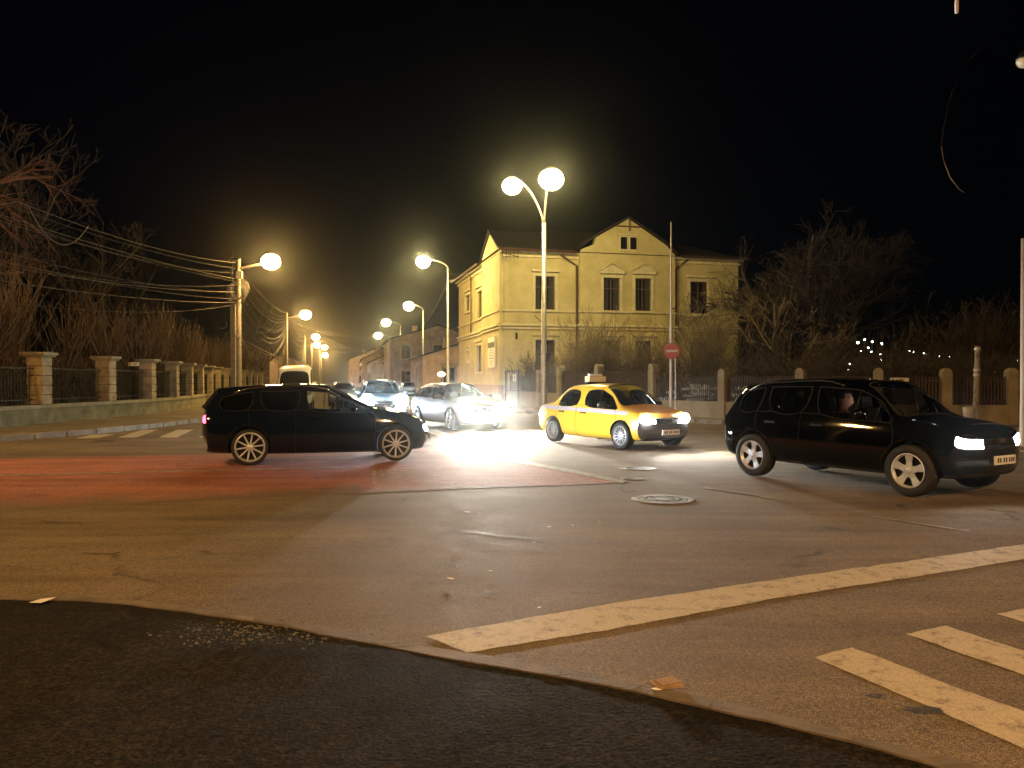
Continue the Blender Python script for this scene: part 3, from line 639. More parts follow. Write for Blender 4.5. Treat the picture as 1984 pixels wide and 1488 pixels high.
def yellow():
    t=empty('yellow_corner_building',(CX,CY,.0),TH,'two storey yellow corner building with gabled bay and dark roof','building')
    Umax=uR(1430); V=vL(889); EZ=9.0; ZB=.1
    fr=lambda u,d,z:Vector((u,d,z)); fl=lambda v,d,z:Vector((d,v,z))
    ua,ub=uR(1120),uR(1303)
    # right facade openings
    def orr(x0,y0,x1,y1,off=0): return (uR(x0),uR(x1),zR((x0+x1)/2,y1),zR((x0+x1)/2,y0))
    up=[orr(1037,535,1075,600),orr(1165,540,1197,603),orr(1226,541,1257,604),orr(1337,546,1371,610)]
    lo=[(o[0],o[1],1.75,o_z) for o,o_z in zip(up,[3.95]*4)]
    bf=lambda u,d,z:Vector((u,d-.35,z))
    PZ=1.35
    def part(b,u0,u1,ops,f): wall_panel(b,u0,u1,PZ,EZ,[o for o in ops if u0<o[0]<u1],.28,f)
    b=MB(); part(b,0,ua,up+lo,fr); part(b,ub,Umax,up+lo,fr); part(b,ua,ub,up+lo,bf)
    for u in(ua,ub): b.face([fr(u,-.35,PZ),fr(u,0,PZ),fr(u,0,EZ),fr(u,-.35,EZ)])
    # gable over the bay
    m=(ua+ub)/2; gp=[(ua,EZ),(ub,EZ),(ub,EZ+.05),(ub-.55,EZ+.62),(m,11.1),(ua+.95,EZ+.92),(ua+.90,EZ+.52),(ua+.1,EZ+.2)]
    at=[(m-.5,m-.1,9.3,10.0),(m+.1,m+.5,9.3,10.0)]
    b.face([bf(u,0,z) for u,z in gp]); b.raw([bf(u,0,z) for u,z in gp]+[bf(u,.4,z) for u,z in gp],[(i,(i+1)%8,8+(i+1)%8,8+i) for i in range(1,8)])
    # left facade
    def ol(x0,y0,x1,y1): xm=(x0+x1)/2; return (vL(x1),vL(x0),zL(xm,y1),zL(xm,y0))
    L=[ol(902,572,911,604),ol(925,564,935,617),ol(904,680,909,701),ol(924,669,934,720)]
    v1=vL(941); v2=vL(958)
    wall_panel(b,0,V,PZ,EZ,L,.28,fl)
    w1=vL(942)
    # back and far side
    b.face([fr(Umax,0,PZ),fr(Umax,V,PZ),fr(Umax,V,EZ),fr(Umax,0,EZ)]); b.face([fr(0,V,PZ),fr(Umax,V,PZ),fr(Umax,V,EZ),fr(0,V,EZ)])
    # street-side gabled bay near the corner
    lb=lambda v,d,z:Vector((d-.25,v,z)); va,vb=.12,vL(941)
    b.face([lb(va,0,PZ),lb(vb,0,PZ),lb(vb,0,EZ),lb(va,0,EZ)]); b.face([lb(va,0,PZ),lb(va,.25,PZ),lb(va,.25,EZ),lb(va,0,EZ)]); b.face([lb(vb,0,PZ),lb(vb,.25,PZ),lb(vb,.25,EZ),lb(vb,0,EZ)])
    mv=(va+vb)/2; gg=[(va,EZ),(vb,EZ),(vb-.15,EZ+.3),(mv+.15,10.35),(mv-.15,10.35),(va+.15,EZ+.3)]
    b.face([lb(v,0,z) for v,z in gg]); b.raw([lb(v,0,z) for v,z in gg]+[lb(v,.5,z) for v,z in gg],[(i,(i+1)%6,6+(i+1)%6,6+i) for i in range(1,6)])
    b.build('wall',M_yel,t)
    b=MB(); e=.06
    fbox(b,fr,-e,ua,-e,.1,.1,PZ); fbox(b,bf,ua,ub,-e,.5,.1,PZ); fbox(b,fr,ub,Umax,-e,.1,.1,PZ); fbox(b,fl,.12,V,-e,.1,.1,PZ); fbox(b,lb,va,vb,-e,.1,.1,PZ+.004); b.build('plinth',M_plinth,t)
    for o in up: add_window(t,bf if ua<o[0]<ub else fr,o,ped=ua<o[0]<ub)
    for o in lo: add_window(t,bf if ua<o[0]<ub else fr,o)
    for o in L: add_window(t,fl,o,panes=1)
    # attic pair
    b=MB()
    for a in at: fbox(b,bf,a[0]-.05,a[1]+.05,-.03,0,a[2]-.05,a[3]+.05)
    fbox(b,bf,m-.68,m+.68,-.08,0,10.10,10.18); fbox(b,bf,m-.56,m+.56,-.06,0,9.15,9.22)
    w=b.build('attic_window',M_yel2,t); b=MB()
    for a in at: b.face([bf(a[0],-.034,a[2]),bf(a[1],-.034,a[2]),bf(a[1],-.034,a[3]),bf(a[0],-.034,a[3])])
    b.build('pane',M_wg,w)
    # cornices
    for k,(z,h,d) in enumerate([(4.55,.10,.10),(4.72,.14,.16),(5.55,.10,.08),(EZ-.35,.13,.10),(EZ-.12,.14,.24)]):
        b=MB(); fbox(b,fr,-d,ua,-d,0,z,z+h); fbox(b,bf,ua-d,ub+d,-d,0,z,z+h-.002) if k<3 else None
        fbox(b,fl,0,V+d,-d,0,z,z+h-.004)
        if k>=3: b.build('cornice',M_yel2,t); b=MB()
        fbox(b,fr,ub,Umax+d,-d,0,z,z+h+.002)
        if k<3: fbox(b,lb,va-.0,vb+.06,-d,0,z,z+h-.006)
        b.build('cornice',M_yel2,t)
    # roof : hipped main + gable roofs
    o=.45; rz_=11.5; b=MB()
    A=Vector((-o,-o,EZ));B=Vector((Umax+o,-o,EZ));Cc=Vector((Umax+o,V+o,EZ));D=Vector((-o,V+o,EZ)); r1=Vector((4.6,V/2-1,rz_)); r2=Vector((Umax-4,V/2-1,rz_))
    b.raw([A,B,Cc,D,r1,r2],[(0,1,5,4),(1,2,5),(2,3,4,5),(3,0,4),(3,2,1,0)])
    # bay roof
    h=.14
    for s in(-1,1):
        if s<0: ed=[(ua-.05,EZ+.22),(ua+.92,EZ+.95),(m,11.14)]
        else: ed=[(ub+.12,EZ+.05),(ub-.50,EZ+.66),(m,11.14)]
        for i in range(2):
            (u0,z0),(u1,z1)=ed[i],ed[i+1]; P0=[bf(u0,-h,z0),bf(u1,-h,z1),bf(u1,5.5,z1),bf(u0,5.5,z0)]; P1=[p+Vector((0,0,.1)) for p in P0]
            b.raw(P0+P1,[(0,1,2,3),(7,6,5,4),(0,4,5,1),(3,2,6,7),(0,3,7,4),(1,5,6,2)])
    for s in(-1,1):
        e1=(va-.1,EZ+.1) if s<0 else (vb+.1,EZ+.1); e2=(mv,10.55)
        P0=[lb(e1[0],-h,e1[1]),lb(e2[0],-h,e2[1]),lb(e2[0],4,e2[1]),lb(e1[0],4,e1[1])]; P1=[p+Vector((0,0,.1)) for p in P0]
        b.raw(P0+P1,[(0,1,2,3),(7,6,5,4),(0,4,5,1),(3,2,6,7),(0,3,7,4),(1,5,6,2)])
    b.build('roof',M_roof,t)
    b=MB(); b.tube([bf(m-.82,-.12,10.62),bf(m+.82,-.12,10.62)],.035,4); b.tube([bf(m,-.12,11.1),bf(m,-.12,10.35)],.04,4)
    b.build('gable_truss',M_wf,t)
    for u,uu in((ua-.12,ua-1.1),(ub+.12,ub+.9)):
        b=MB(); b.tube([fr(uu,-.12,EZ-.15),fr(u,-.12,EZ-.75),fr(u,-.12,1.5),fr(u,-.12,.2)],.07,8); b.build('downpipe',M_pipe,t,smooth=True)
    b=MB(); b.tube([fl(vL(915),-.1,EZ-.2),fl(vL(915),-.1,4.9)],.045,6); b.tube([fl(vL(939),-.1,4.4),fl(vL(939),-.1,.3)],.05,6); b.build('downpipe',M_pipe,t,smooth=True)
    for q_ in ([fr(-o,-o-.05,EZ),fr(ua-.3,-o-.05,EZ)],[fr(ub+.3,-o-.05,EZ),fr(Umax+o,-o-.05,EZ)],[fl(vb+.3,-o-.05,EZ),fl(V+o,-o-.05,EZ)]):
        b=MB(); b.tube(q_,.07,6); b.build('gutter',M_pipe,t)
    # tv antenna
    b=MB(); q=fr(.2,-.35,EZ-.35); b.tube([q+Vector((-.5,-.3,.1)),q+Vector((.5,-.3,-.1))],.02,4)
    for k in range(5): x=-.45+k*.22; b.tube([q+Vector((x,-.3,-.25)),q+Vector((x,-.3,.25))],.014,4)
    b.tube([q,q+Vector((0,.3,0))],.02,4)
    b.build('antenna',M_irond,t)
    # wall lamp/bracket
    b=MB(); b.box((uR(1000),-.06,4.15),(.10,.1,.35)); b.build('wall_bracket',M_irond,t)
    t2=empty('shop_banner',(0,0,0),0,'tall white banner sign with a dark green band on the corner bay','sign'); t2.location=t.matrix_basis@Vector((0,0,0)); t2.location=(CX,CY,0); t2.rotation_euler=(0,0,TH)
    z1,z0=4.15,2.35; v0,v1=.9,2.7
    b=MB(); fbox(b,lb,v0,v1,-.12,-.04,z0,z1); b.build('panel',mat('banner_white',(.78,.76,.64),.5),t2)
    b=MB(); fbox(b,lb,v0+.02,v1-.02,-.128,-.121,z1-.62,z1-.30); b.build('band',mat('banner_green',(.05,.08,.03),.5),t2)
    b=MB()
    for i,(w,h) in enumerate([(.35,.05),(.6,.04),(.55,.04),(.75,.05),(.7,.03),(.12,.08)]): fbox(b,lb,(v0+v1)/2-w*.9,(v0+v1)/2+w*.9,-.127,-.1205,z1-.78-i*.16,z1-.78-i*.16+h)
    b.build('print',mat('banner_print',(.25,.27,.2),.6),t2)
yellow()
# ---------------------------------------------------------------- other houses along the street
def house(x,y,rz,w,dp,h,rh,label,wallm,nw=3,ns=1,name='house',frontwin=1):
    """front (u) faces -v ; origin is the near left corner"""
    t=empty(name,(x,y,.1),rz,label,'house','houses along the far street')
    f=lambda u,d,z:Vector((u,d,z)); s=lambda v,d,z:Vector((d,v,z))
    ow=[]; os_=[]
    for k in range(ns):
        z0=1.0+k*3; 
        for i in range(frontwin): u=w*(i+.5)/frontwin; ow.append((u-.5,u+.5,z0,z0+1.6))
        for i in range(nw): v=dp*(i+.5)/nw; os_.append((v-.5,v+.5,z0,z0+1.6))
    b=MB(); wall_panel(b,0,w,0,h,ow,.2,f); wall_panel(b,0,dp,0,h,os_,.2,s)
    b.face([f(w,0,0),f(w,dp,0),f(w,dp,h),f(w,0,h)]); b.face([f(0,dp,0),f(w,dp,0),f(w,dp,h),f(0,dp,h)])
    b.raw([f(0,0,h),f(w,0,h),f(w/2,0,h+rh),f(0,dp,h),f(w,dp,h),f(w/2,dp,h+rh)],[(0,1,2),(4,3,5)])
    b.build('wall',wallm,t)
    b=MB(); o=.35
    for sx in(0,1):
        e=(-o,h-.12) if sx==0 else (w+o,h-.12)
        P0=[f(e[0],-o,e[1]),f(w/2,-o,h+rh+.06),f(w/2,dp+o,h+rh+.06),f(e[0],dp+o,e[1])]; P1=[p+Vector((0,0,.13)) for p in P0]
        b.raw(P0+P1,[(0,1,2,3),(7,6,5,4),(0,4,5,1),(3,2,6,7),(0,3,7,4),(1,5,6,2)])
    r=b.build('roof',M_roof,t); b=MB(); b.box((w*.3,dp*.4,h+rh*.8),(.6,.6,1.4)); b.build('chimney',M_plinth,r)
    for o_ in ow: add_window(t,f,o_,.2,tm=M_conc)
    for o_ in os_: add_window(t,s,o_,.2,tm=M_conc)
    return t
M_h1=mat('ochre_render',(.50,.36,.19),.9,var=.2,scale=1.5); M_h2=mat('grey_brown_render',(.22,.17,.14),.9,var=.3,scale=1); M_h3=mat('pale_render',(.42,.36,.30),.9,var=.25,scale=1.2)
house(-7.6,66,R(12),9,12,3.6,1.4,'low ochre house just beyond the yellow building',M_h1,3,1,frontwin=2)
house(-13.9,88,R(12),11,14,6.2,1.6,'grey-brown two storey house behind the curved-arm lamps',M_h2,3,2,frontwin=3)
house(-20.5,112,R(12),11,16,4.2,2.2,'pale one storey house further down the right side',M_h3,4,1,frontwin=2)
house(-27.0,140,R(12),10,18,5.4,2.4,'dim house far down the right side of the street',M_h2,4,1,frontwin=2)
house(-39,185,R(12),12,20,6.5,2.6,'farthest house on the right side of the street',M_h3,4,2,frontwin=2)
house(-48,120,R(12),10,16,5.5,2.6,'dark house behind the trees left of the street',M_h2,4,1,frontwin=2)
house(-66,200,R(12),12,30,6,2.4,'farthest house on the left side of the street',M_h3,5,1,frontwin=2)
# oval shop sign on post
t=empty('oval_shop_sign',P(855,745,58)*1.0,0,'small white oval sign on a post beside the yellow building','sign'); t.location.z=.13
zc=ZP(725,58)-.13
b=MB(); b.tube([(0,0.1,0),(0,.1,zc-.3)],.05,6); b.build('post',M_irond,t)
b=MB(); M4=Matrix.Translation((0,0,zc))@Matrix.Rotation(R(90),4,'X')@Matrix.Diagonal((1.6,1,1,1)); b.lathe([(.001,.04),(.18,.04),(.2,0),(.18,-.04),(.001,-.04)],20,M4); b.build('panel',emis('oval_sign_lit',(1,.93,.75),1.6,False),t)
# pedestrian signal
t=empty('pedestrian_signal',P(771,760,98)*1.0,0,'lit signal box on the pole of the third lamp at right','traffic signal'); t.location.z=.13
zc=ZP(707,98)-.13; b=MB(); b.tube([(0,.1,0),(0,.1,zc+.4)],.05,6); b.box((0,0,zc),(.4,.3,1.0)); b.build('box',M_irond,t)
for k in(-.25,.25): b=MB(); b.ball((0,-.17,zc+k),.17,10,6); b.build('light',emis('signal_white',(1,1,.95),6,False),t)
# ---------------------------------------------------------------- vegetation
def rv(rng): return Vector((rng.gauss(0,1),rng.gauss(0,1),rng.gauss(0,1)))
def grow(b,p,d,L,r,depth,rng,nch=5,wob=.22,up=.1,ratio=.62,ang=.8,sides=3,seg=4,rmin=.005,start=.25,droop=0):
    pts=[p.copy()]; rad=[r]; dd=d.normalized()
    for i in range(seg):
        dd=(dd+rv(rng)*wob*.5+Vector((0,0,up-droop*(i/seg)))).normalized(); pts.append(pts[-1]+dd*(L/seg)); rad.append(max(rmin,r*(1-.75*(i+1)/seg)))
    b.tube(pts,rad,5 if r>.06 else sides,cap=False)
    if depth<=0: return
    for k in range(nch):
        u=start+(1-start)*(k+rng.random())/nch; i=min(seg-1,int(u*seg)); q=pts[i].lerp(pts[i+1],u*seg-i); base=(pts[i+1]-pts[i]).normalized()
        side=rv(rng); side-=base*side.dot(base); side.normalize()
        nd=(base*math.cos(ang)+side*math.sin(ang)*rng.uniform(.6,1.2)).normalized()
        grow(b,q,nd,L*ratio*rng.uniform(.7,1.15)*(1.15-.5*u),max(rmin,rad[i]*.6),depth-1,rng,nch,wob,up,ratio,ang,sides,max(2,seg-1),rmin,start,droop)
def tree(name,x,y,z,trunk,label,seed,trL,trR,limbs,limbL,depth,nch,mt,group=None,spread=.8,up=.12,rmin=.006,droop=0,lean=(0,0),cat='tree',ratio=.62,ang=.8,zdir=.9):
    rng=random.Random(seed); t=empty(name,(x,y,z),0,label,cat,group)
    b=MB(); pts=[Vector((lean[0]*u,lean[1]*u,trL*u))+Vector((rng.gauss(0,.03*trL),rng.gauss(0,.03*trL),0))*(u>0) for u in(0,.25,.5,.75,1)]
    b.tube(pts,[trR*1.3,trR,trR*.9,trR*.8,trR*.7],8); b.build('trunk',mt,t,smooth=True)
    b=MB()
    for k in range(limbs):
        a=2*math.pi*(k+rng.random()*.6)/limbs; u=rng.uniform(.55,1); i=min(3,int(u*4)); q=pts[i].lerp(pts[i+1],u*4-i)
        d=Vector((math.cos(a)*spread,math.sin(a)*spread,zdir*rng.uniform(.5,1.3)))
        grow(b,q,d,limbL*rng.uniform(.75,1.15),trR*.5,depth,rng,nch,.3,up,ratio,ang,3,5,rmin,.2,droop)
    b.build('crown',mt,t)
    return t
def pollard(x,y,z,label,seed,h=1.2,n=34,L=3.4,mt=M_bark,rmin=.008,spread=.45,group='upright shoots behind the left wall',r0=.017):
    rng=random.Random(seed); t=empty('pollarded_shrub',(x,y,z),0,label,'shrub',group)
    b=MB(); b.tube([(0,0,0),(rng.gauss(0,.05),rng.gauss(0,.05),h*.5),(0,0,h)],[.16,.11,.13],7)
    b.build('trunk',M_bark2,t,smooth=True); b=MB()
    for k in range(n):
        a=rng.uniform(0,6.283); s=abs(rng.gauss(0,spread)); p=Vector((math.cos(a)*.12,math.sin(a)*.12,h*rng.uniform(.7,1.0)))
        d=Vector((math.cos(a)*s,math.sin(a)*s,1)); l=L*rng.uniform(.55,1.15)
        grow(b,p,d,l,r0*rng.uniform(.7,1.4),1,rng,3,.12,.12,.30,.45,3,4,rmin,.2)
    b.build('crown',mt,t)
rng=random.Random(21)
# row of pollards behind the left wall
def along(line,Y):
    for i in range(len(line)-1):
        if line[i][1]<=Y<=line[i+1][1]:
            u=(Y-line[i][1])/(line[i+1][1]-line[i][1]); return line[i][0]+(line[i+1][0]-line[i][0])*u
    return line[-1][0]
ys=[22.5,24.6,27.2,29.8,32.5,35,37.8,40.8,43.6,47,50.5,54,58,62.5,67,72,78]
for k,Y in enumerate(ys):
    x=along(WL,Y)-rng.uniform(.9,1.9); big=k in(1,2)
    pollard(x,Y,.62,'%s pollarded shrub from the left in the row behind the pillared wall'%ORD[k],100+k,h=rng.uniform(1.1,1.9),n=40,L=(3.6 if big else rng.uniform(2.3,3.2)),rmin=.0055+.00013*Y,spread=.38 if not big else .5)
ys2=[26,31,36.5,42,49,57,66,76]
for k,Y in enumerate(ys2):
    x=along(WL,Y)-rng.uniform(3.2,5.0)
    pollard(x,Y,.62,'%s from the left of the taller shrubs in the back row behind the pillared wall'%ORD[k],200+k,h=rng.uniform(1.4,2.2),n=46,L=rng.uniform(3.0,4.2),rmin=.006+.00016*Y,group='taller shoots in the back row at left')
def thicket(name,line,Y0,Y1,z0,z1,off,depth_,n,label,mt,seed,r=.009,sc=1.0):
    rng=random.Random(seed); b=MB()
    for k in range(n):
        Y=rng.uniform(Y0,Y1); x=along(line,Y)+off-rng.uniform(0,depth_)*(1 if off<0 else -1); z=z0+(z1-z0)*rng.random()**1.2*.85
        d=rv(rng)*.55+Vector((0,0,.9)); L=rng.uniform(.35,1.0)*sc; p=Vector((x,Y,z)); q=p+d.normalized()*L*.5; e=q+(d.normalized()+rv(rng)*.25)*L*.5
        b.tube([p,q,e],[r,r*.8,r*.5],3,False)
        for j in range(2):
            s=p.lerp(q,rng.random()); b.tube([s,s+(d+rv(rng)*.9).normalized()*L*.45],[r*.7,r*.4],3,False)
    return tag(b.build(name,mt),label,'undergrowth',kind='stuff')
thicket('undergrowth',WL,20,82,.62,2.5,-.55,1.8,7000,'dense brown undergrowth behind the pillars of the left wall',M_bark,5,.009)
# big tree at far left with hanging branches
tree('drooping_tree',-20.5,25,.62,None,'large bare tree with drooping reddish branches at the left edge',31,6.5,.34,9,4.6,3,6,M_bark4,spread=1.0,up=.0,rmin=.006,droop=.22,zdir=.45,ratio=.56)
for k,(x,y,l,s) in enumerate([(-25,38,'dim tall bare tree behind the drooping tree at left',41),(-29,52,'dim tall bare tree above the middle of the left wall',42),(-33,66,'dim tall bare tree behind the cable pole',43),(-21.5,33,'dim bare tree with upright limbs behind the third pillar',44)]):
    tree('bare_tree',x,y,.62,None,l,s,6.5,.26,8,5.2,3,5,M_bark2,'tall bare trees at left',rmin=.010,zdir=1.1)
for k,(x,y,l) in enumerate([(-33,95,'roadside bare tree beyond the end of the left wall'),(-38,118,'more distant bare tree on the left roadside'),(-18,112,'pale lit bare tree beside the far lamps on the right')]):
    tree('bare_tree',x,y,.2,None,l,60+k,3.5,.2,8,3.2,2,6,M_bark,'bare trees along the far street',rmin=.018)
# right side : big dim tree, lit small tree, hedge shrubs
tree('large_bare_tree',15.2,39,.4,None,'very large dim bare tree behind the fence at right',71,4.2,.36,16,5.4,3,7,M_bark2,spread=1.0,up=.03,rmin=.008,zdir=.75,ratio=.58)
tree('crooked_tree',13.1,36.0,.4,None,'crooked tree with pale limbs low beside the yellow building',75,1.9,.16,6,3.6,3,4,M_bark3,spread=1.1,up=.1,rmin=.008,zdir=.5)
def bush(x,y,label,seed,h,w,n=60,mt=M_bark3,r=.010):
    if x>10: mt=mat('shaded_twig_bark',(.055,.042,.024),.9,var=.3,scale=5)  # darker bark copy: the gloom of the right side put into the colour
    n=int(n*1.6)
    rng=random.Random(seed); t=empty('bare_bush',(x,y,.4),0,label,'bush','bare bushes behind the right fence'); b=MB()
    for k in range(n):
        a=rng.uniform(0,6.283); s=rng.uniform(.1,1)*w/h; p=Vector((math.cos(a)*.2,math.sin(a)*.2,0)); d=Vector((math.cos(a)*s,math.sin(a)*s,1))
        grow(b,p,d,h*rng.uniform(.6,1.05),r*rng.uniform(1,2),2,rng,5,.3,.10,.42,.55,3,4,r*.75,.3)
    b.build('branches',mt,t)
bush(4.3,40.6,'broad rounded bare bush in front of the bay windows',81,4.1,2.7,70)
bush(6.6,38.2,'bare bush right of the broad rounded one, behind the slim white pole',82,3.3,1.8,50)
bush(9.0,36.6,'upright fan-shaped bare bush before the right windows',83,4.2,2.0,46)
bush(1.6,43.6,'low reddish bush beside the narrow gate',84,2.5,1.5,46,M_bark)
bush(2.9,42.2,'low bush behind the double lamp pole',85,2.3,1.3,40)
bush(11.2,34.5,'bare bush behind the roof of the black car',86,2.9,2.0,46)
bush(13.6,32.6,'low dark bush right of the large tree trunk',87,2.7,1.8,40)
bush(16.4,33,'bare bush behind the tall string of garden lights',88,3.0,2.0,40)
bush(19.6,33.5,'dim bush with upright twigs near the worn post',89,4.0,2.2,50)
bush(22.4,34.5,'dim tall bush at the right edge behind the gate',90,4.2,2.0,44)
rng2=random.Random(9); b=MB()
pts=FR[3:]+[(20,25.3)]
for k in range(8000):
    i=rng2.randrange(len(pts)-1); u=rng2.random(); a=Vector(pts[i]); c=Vector(pts[i+1]); d=(c-a).normalized(); q=a.lerp(c,u)+Vector((-d.y,d.x))*rng2.uniform(.7,3.0)
    z=.45+1.75*rng2.random(); dd=rv(rng2)*.6+Vector((0,0,.7)); L=rng2.uniform(.3,.8); p=Vector((q.x,q.y,z)); m_=p+dd.normalized()*L*.5; e=m_+(dd.normalized()+rv(rng2)*.3)*L*.5
    b.tube([p,m_,e],[.009,.007,.004],3,False); b.tube([m_,m_+(dd+rv(rng2)).normalized()*L*.4],[.006,.004],3,False)
tag(b.build('hedge_undergrowth',mat('shaded_twig_bark',(.055,.042,.024),.9,var=.3,scale=5)),'dense bare hedge twigs behind the right railings','hedge',kind='stuff')  # hedge takes the darkened bark too, its shade is in the colour
random.seed(4)
lumps('snow_behind_railings',[(q_[0]+.3+random.random()*.3,q_[1]+.7+random.random()*.3,.55+.85*random.random(),random.uniform(.16,.3)) for q_ in [Vector((5.9,32.8)).lerp(Vector((10.0,27.9)),random.choice((.06,.12,.26,.30,.33,.36,.39,.42,.55,.60,.66,.75))) for k in range(60)]],'old snow heaped behind the railings by the taxi')
# garden lights
gl=[(1662,664,3),(1675,658,2),(1690,662,2),(1708,666,2.6),(1682,674,2),(1668,680,1.6),(1688,682,2),(1706,686,1.6),(1707,697,2),(1725,709,2.6),(1646,705,1.8),(1644,716,1.3),(1762,680,1.5),(1770,682,1.5),(1791,685,2.2),(1821,690,1.7),(1839,691,1.7),(1926,721,1.8),(1946,699,2.6),(1973,699,2.6),(1961,717,2.8)]
gd=['brightest light at the left end of the upper cluster','highest small light of the cluster left of the post','small light right of the highest one','bright light at the right end of the upper cluster','light in the middle of the cluster','faint light at the lower left of the cluster','light low in the middle of the cluster','faint light below the bright right end of the cluster','light under the faint one at the right of the cluster','bright single light lowest at the right of the cluster','lone light above the roof of the black car','faint light just under the lone one','left one of a close pair of small lights','right one of a close pair of small lights','brighter light right of the close pair','fourth light along the row toward the worn post','last light of the row before the worn post','small low light right of the worn post','left one of the two level lights at the right edge','right one of the two level lights at the right edge','bright low light between the two level ones']
ME=emis('garden_light_glow',(.85,1.0,.93),16,False)
for (px,py,r),l in zip(gl,gd):
    Y=52; c=P(px,py,Y); t=empty('garden_light',(c.x,c.y,.45),0,'garden lamp, '+l,'garden lamp','small white garden lights in the dark at right')
    b=MB(); b.tube([(0,.05,0),(0,.05,c.z-.45)],.02,4); b.build('post',M_irond,t); b=MB(); b.ball((0,0,c.z-.45),r/F*Y*.95,8,6,.8); b.build('globe',ME,t,smooth=True)
# ---------------------------------------------------------------- overhead cables
P1=Vector((-16.93,48,0)); P2=Vector(((556-992)/F*87,87,0)); P3=Vector(((591-992)/F*130,130,0)); P0=Vector((-20.5,13,0))
rc=random.Random(14)
for k,(z1,z0,s) in enumerate([(9.0,10.4,.5),(8.6,9.5,.5),(8.3,9.9,.7),(8.0,8.2,.5),(7.8,7.9,.6),(7.5,7.6,.7),(7.2,7.3,.9),(6.9,6.9,.8),(6.6,6.7,1.0),(6.4,6.3,.9),(6.2,6.4,1.2)]):
    cable(sag(P1+Vector((-.15,-.1,z1+rc.uniform(-.15,.15))),P0+Vector((rc.uniform(-.5,.5),0,z0+rc.uniform(-1.0,.9))),s+rc.uniform(-.3,1.0),18),.007 if k%3 else .013,'%s cable from the top running left from the coiled pole'%ORD[k],group='cables running left from the coiled pole')
for k in range(13):
    z=8.4-k*.32; s=.5+k*.22+rc.uniform(-.2,.3)
    cable(sag(P1+Vector((.1,.1,z)),P2+Vector((-.1,0,9.2-k*.27-.6*(k>9))),s,18),.010+.005*(k%3==0),'%s cable from the top sagging between the first two left poles'%ORD[k],group='cables sagging between the first two left poles')
for k in range(7):
    cable(sag(P2+Vector((.1,.1,8.9-k*.5)),P3+Vector((0,0,9.0-k*.4)),.8+k*.4,12),.02,'%s cable from the top between the second and third left poles'%ORD[k],group='cables between the second and third left poles')
for k,(a,c,s) in enumerate([((P2.x,87,8.2),(-14.2,98,7.4),.6),((P2.x,87,7.6),(-14.2,98,6.9),.6),((P3.x,130,8),(-16.5,110,6.2),.5),((P3.x,130,7.2),(-16.5,110,5.8),.5),((P2.x,87,8.6),(-16.9,104,4.3),.2),((-14.2,98,6.6),(-3,70,7.2),.4),((-14.2,98,6.3),(-3,70,6.6),.5)]):
    cable(sag(a,c,s,12),.022,'%s of the thin cables crossing high over the far street'%ORD[k],group='cables crossing the far street')
cable(sag((-4.0,48,8.2),(13,47,8.2),.1,8),.012,'thin wire passing before the yellow building at eaves height')
cable(sag((-3.98,48,7.7),(-8.8,76,6.9),.3,8),.03,'pale cable between the first two curved-arm lamps')
cable(sag((-3.98,48,7.7),(-.9,44.5,8.85),.15,8),.025,'short cable from the first curved-arm pole to the yellow building')
# hanging cable loops and coils on pole 1
t=empty('cable_coils',(P1.x,P1.y-.25,0),0,'tangle of coiled cables hung on the first left pole','cable coil')
for k in range(11):
    c=Vector((rc.gauss(.12,.12),-.08*k*.3,7.05-.0*k+rc.gauss(0,.12))); r=rc.uniform(.38,.62); tl=rc.uniform(-.3,.3); b=MB()
    b.tube([c+Vector((r*math.cos(a),r*.2*math.sin(a+tl),r*1.1*math.sin(a))) for a in [i*2*math.pi/20 for i in range(21)]],.014,4); b.build('coil',M_cable,t)
for k in range(10):
    b=MB(); c=Vector((rc.gauss(-.05,.45),-.1,4.3+rc.gauss(0,.45))); r=rc.uniform(.15,.35)
    b.tube([c+Vector((r*math.cos(a)*1.2,0,r*math.sin(a))) for a in [i*math.pi/8+k for i in range(9)]],.02,4); b.build('coil',M_cable,t)
for k in range(7):
    a=P1+Vector((.1,.1,rc.uniform(5.2,7.8))); c=P1.lerp(P2,rc.uniform(.25,.8))+Vector((rc.uniform(-.3,.3),0,rc.uniform(6.0,8.2)))
    cable(sag(a,c,rc.uniform(.8,2.4),14),.008,'%s of the loose drooping cables beside the first left pole'%ORD[k],group='loose drooping cables')
t=empty('junction_box',(P1.x+.05,P1.y-.3,0),0,'small junction boxes and brackets fixed to the first left pole','junction box')
b=MB(); b.box((.1,0,8.1),(.36,.2,.45)); b.build('upper_box',M_galv,t); b=MB(); b.box((-.35,0,8.3),(.05,.05,2.4)); b.box((-.2,0,7.4),(.5,.05,.05)); b.box((-.2,0,9.1),(.7,.06,.06)); b.build('side_bar',M_irond,t)
b=MB(); b.box((-.28,.0,3.2),(.28,.24,6.2)); b.build('second_leg',M_pole,t)
for k,(a,c,s) in enumerate([((-20.0,22,8.9),(-18.9,30,8.6),1.0),((-18.9,30.2,8.5),(-18.3,33.5,8.3),1.2)]):
    cable(sag(a,c,s,12),.02,['left','right'][k]+' slack loop hanging from the long cable at upper left',group='slack loops of cable')
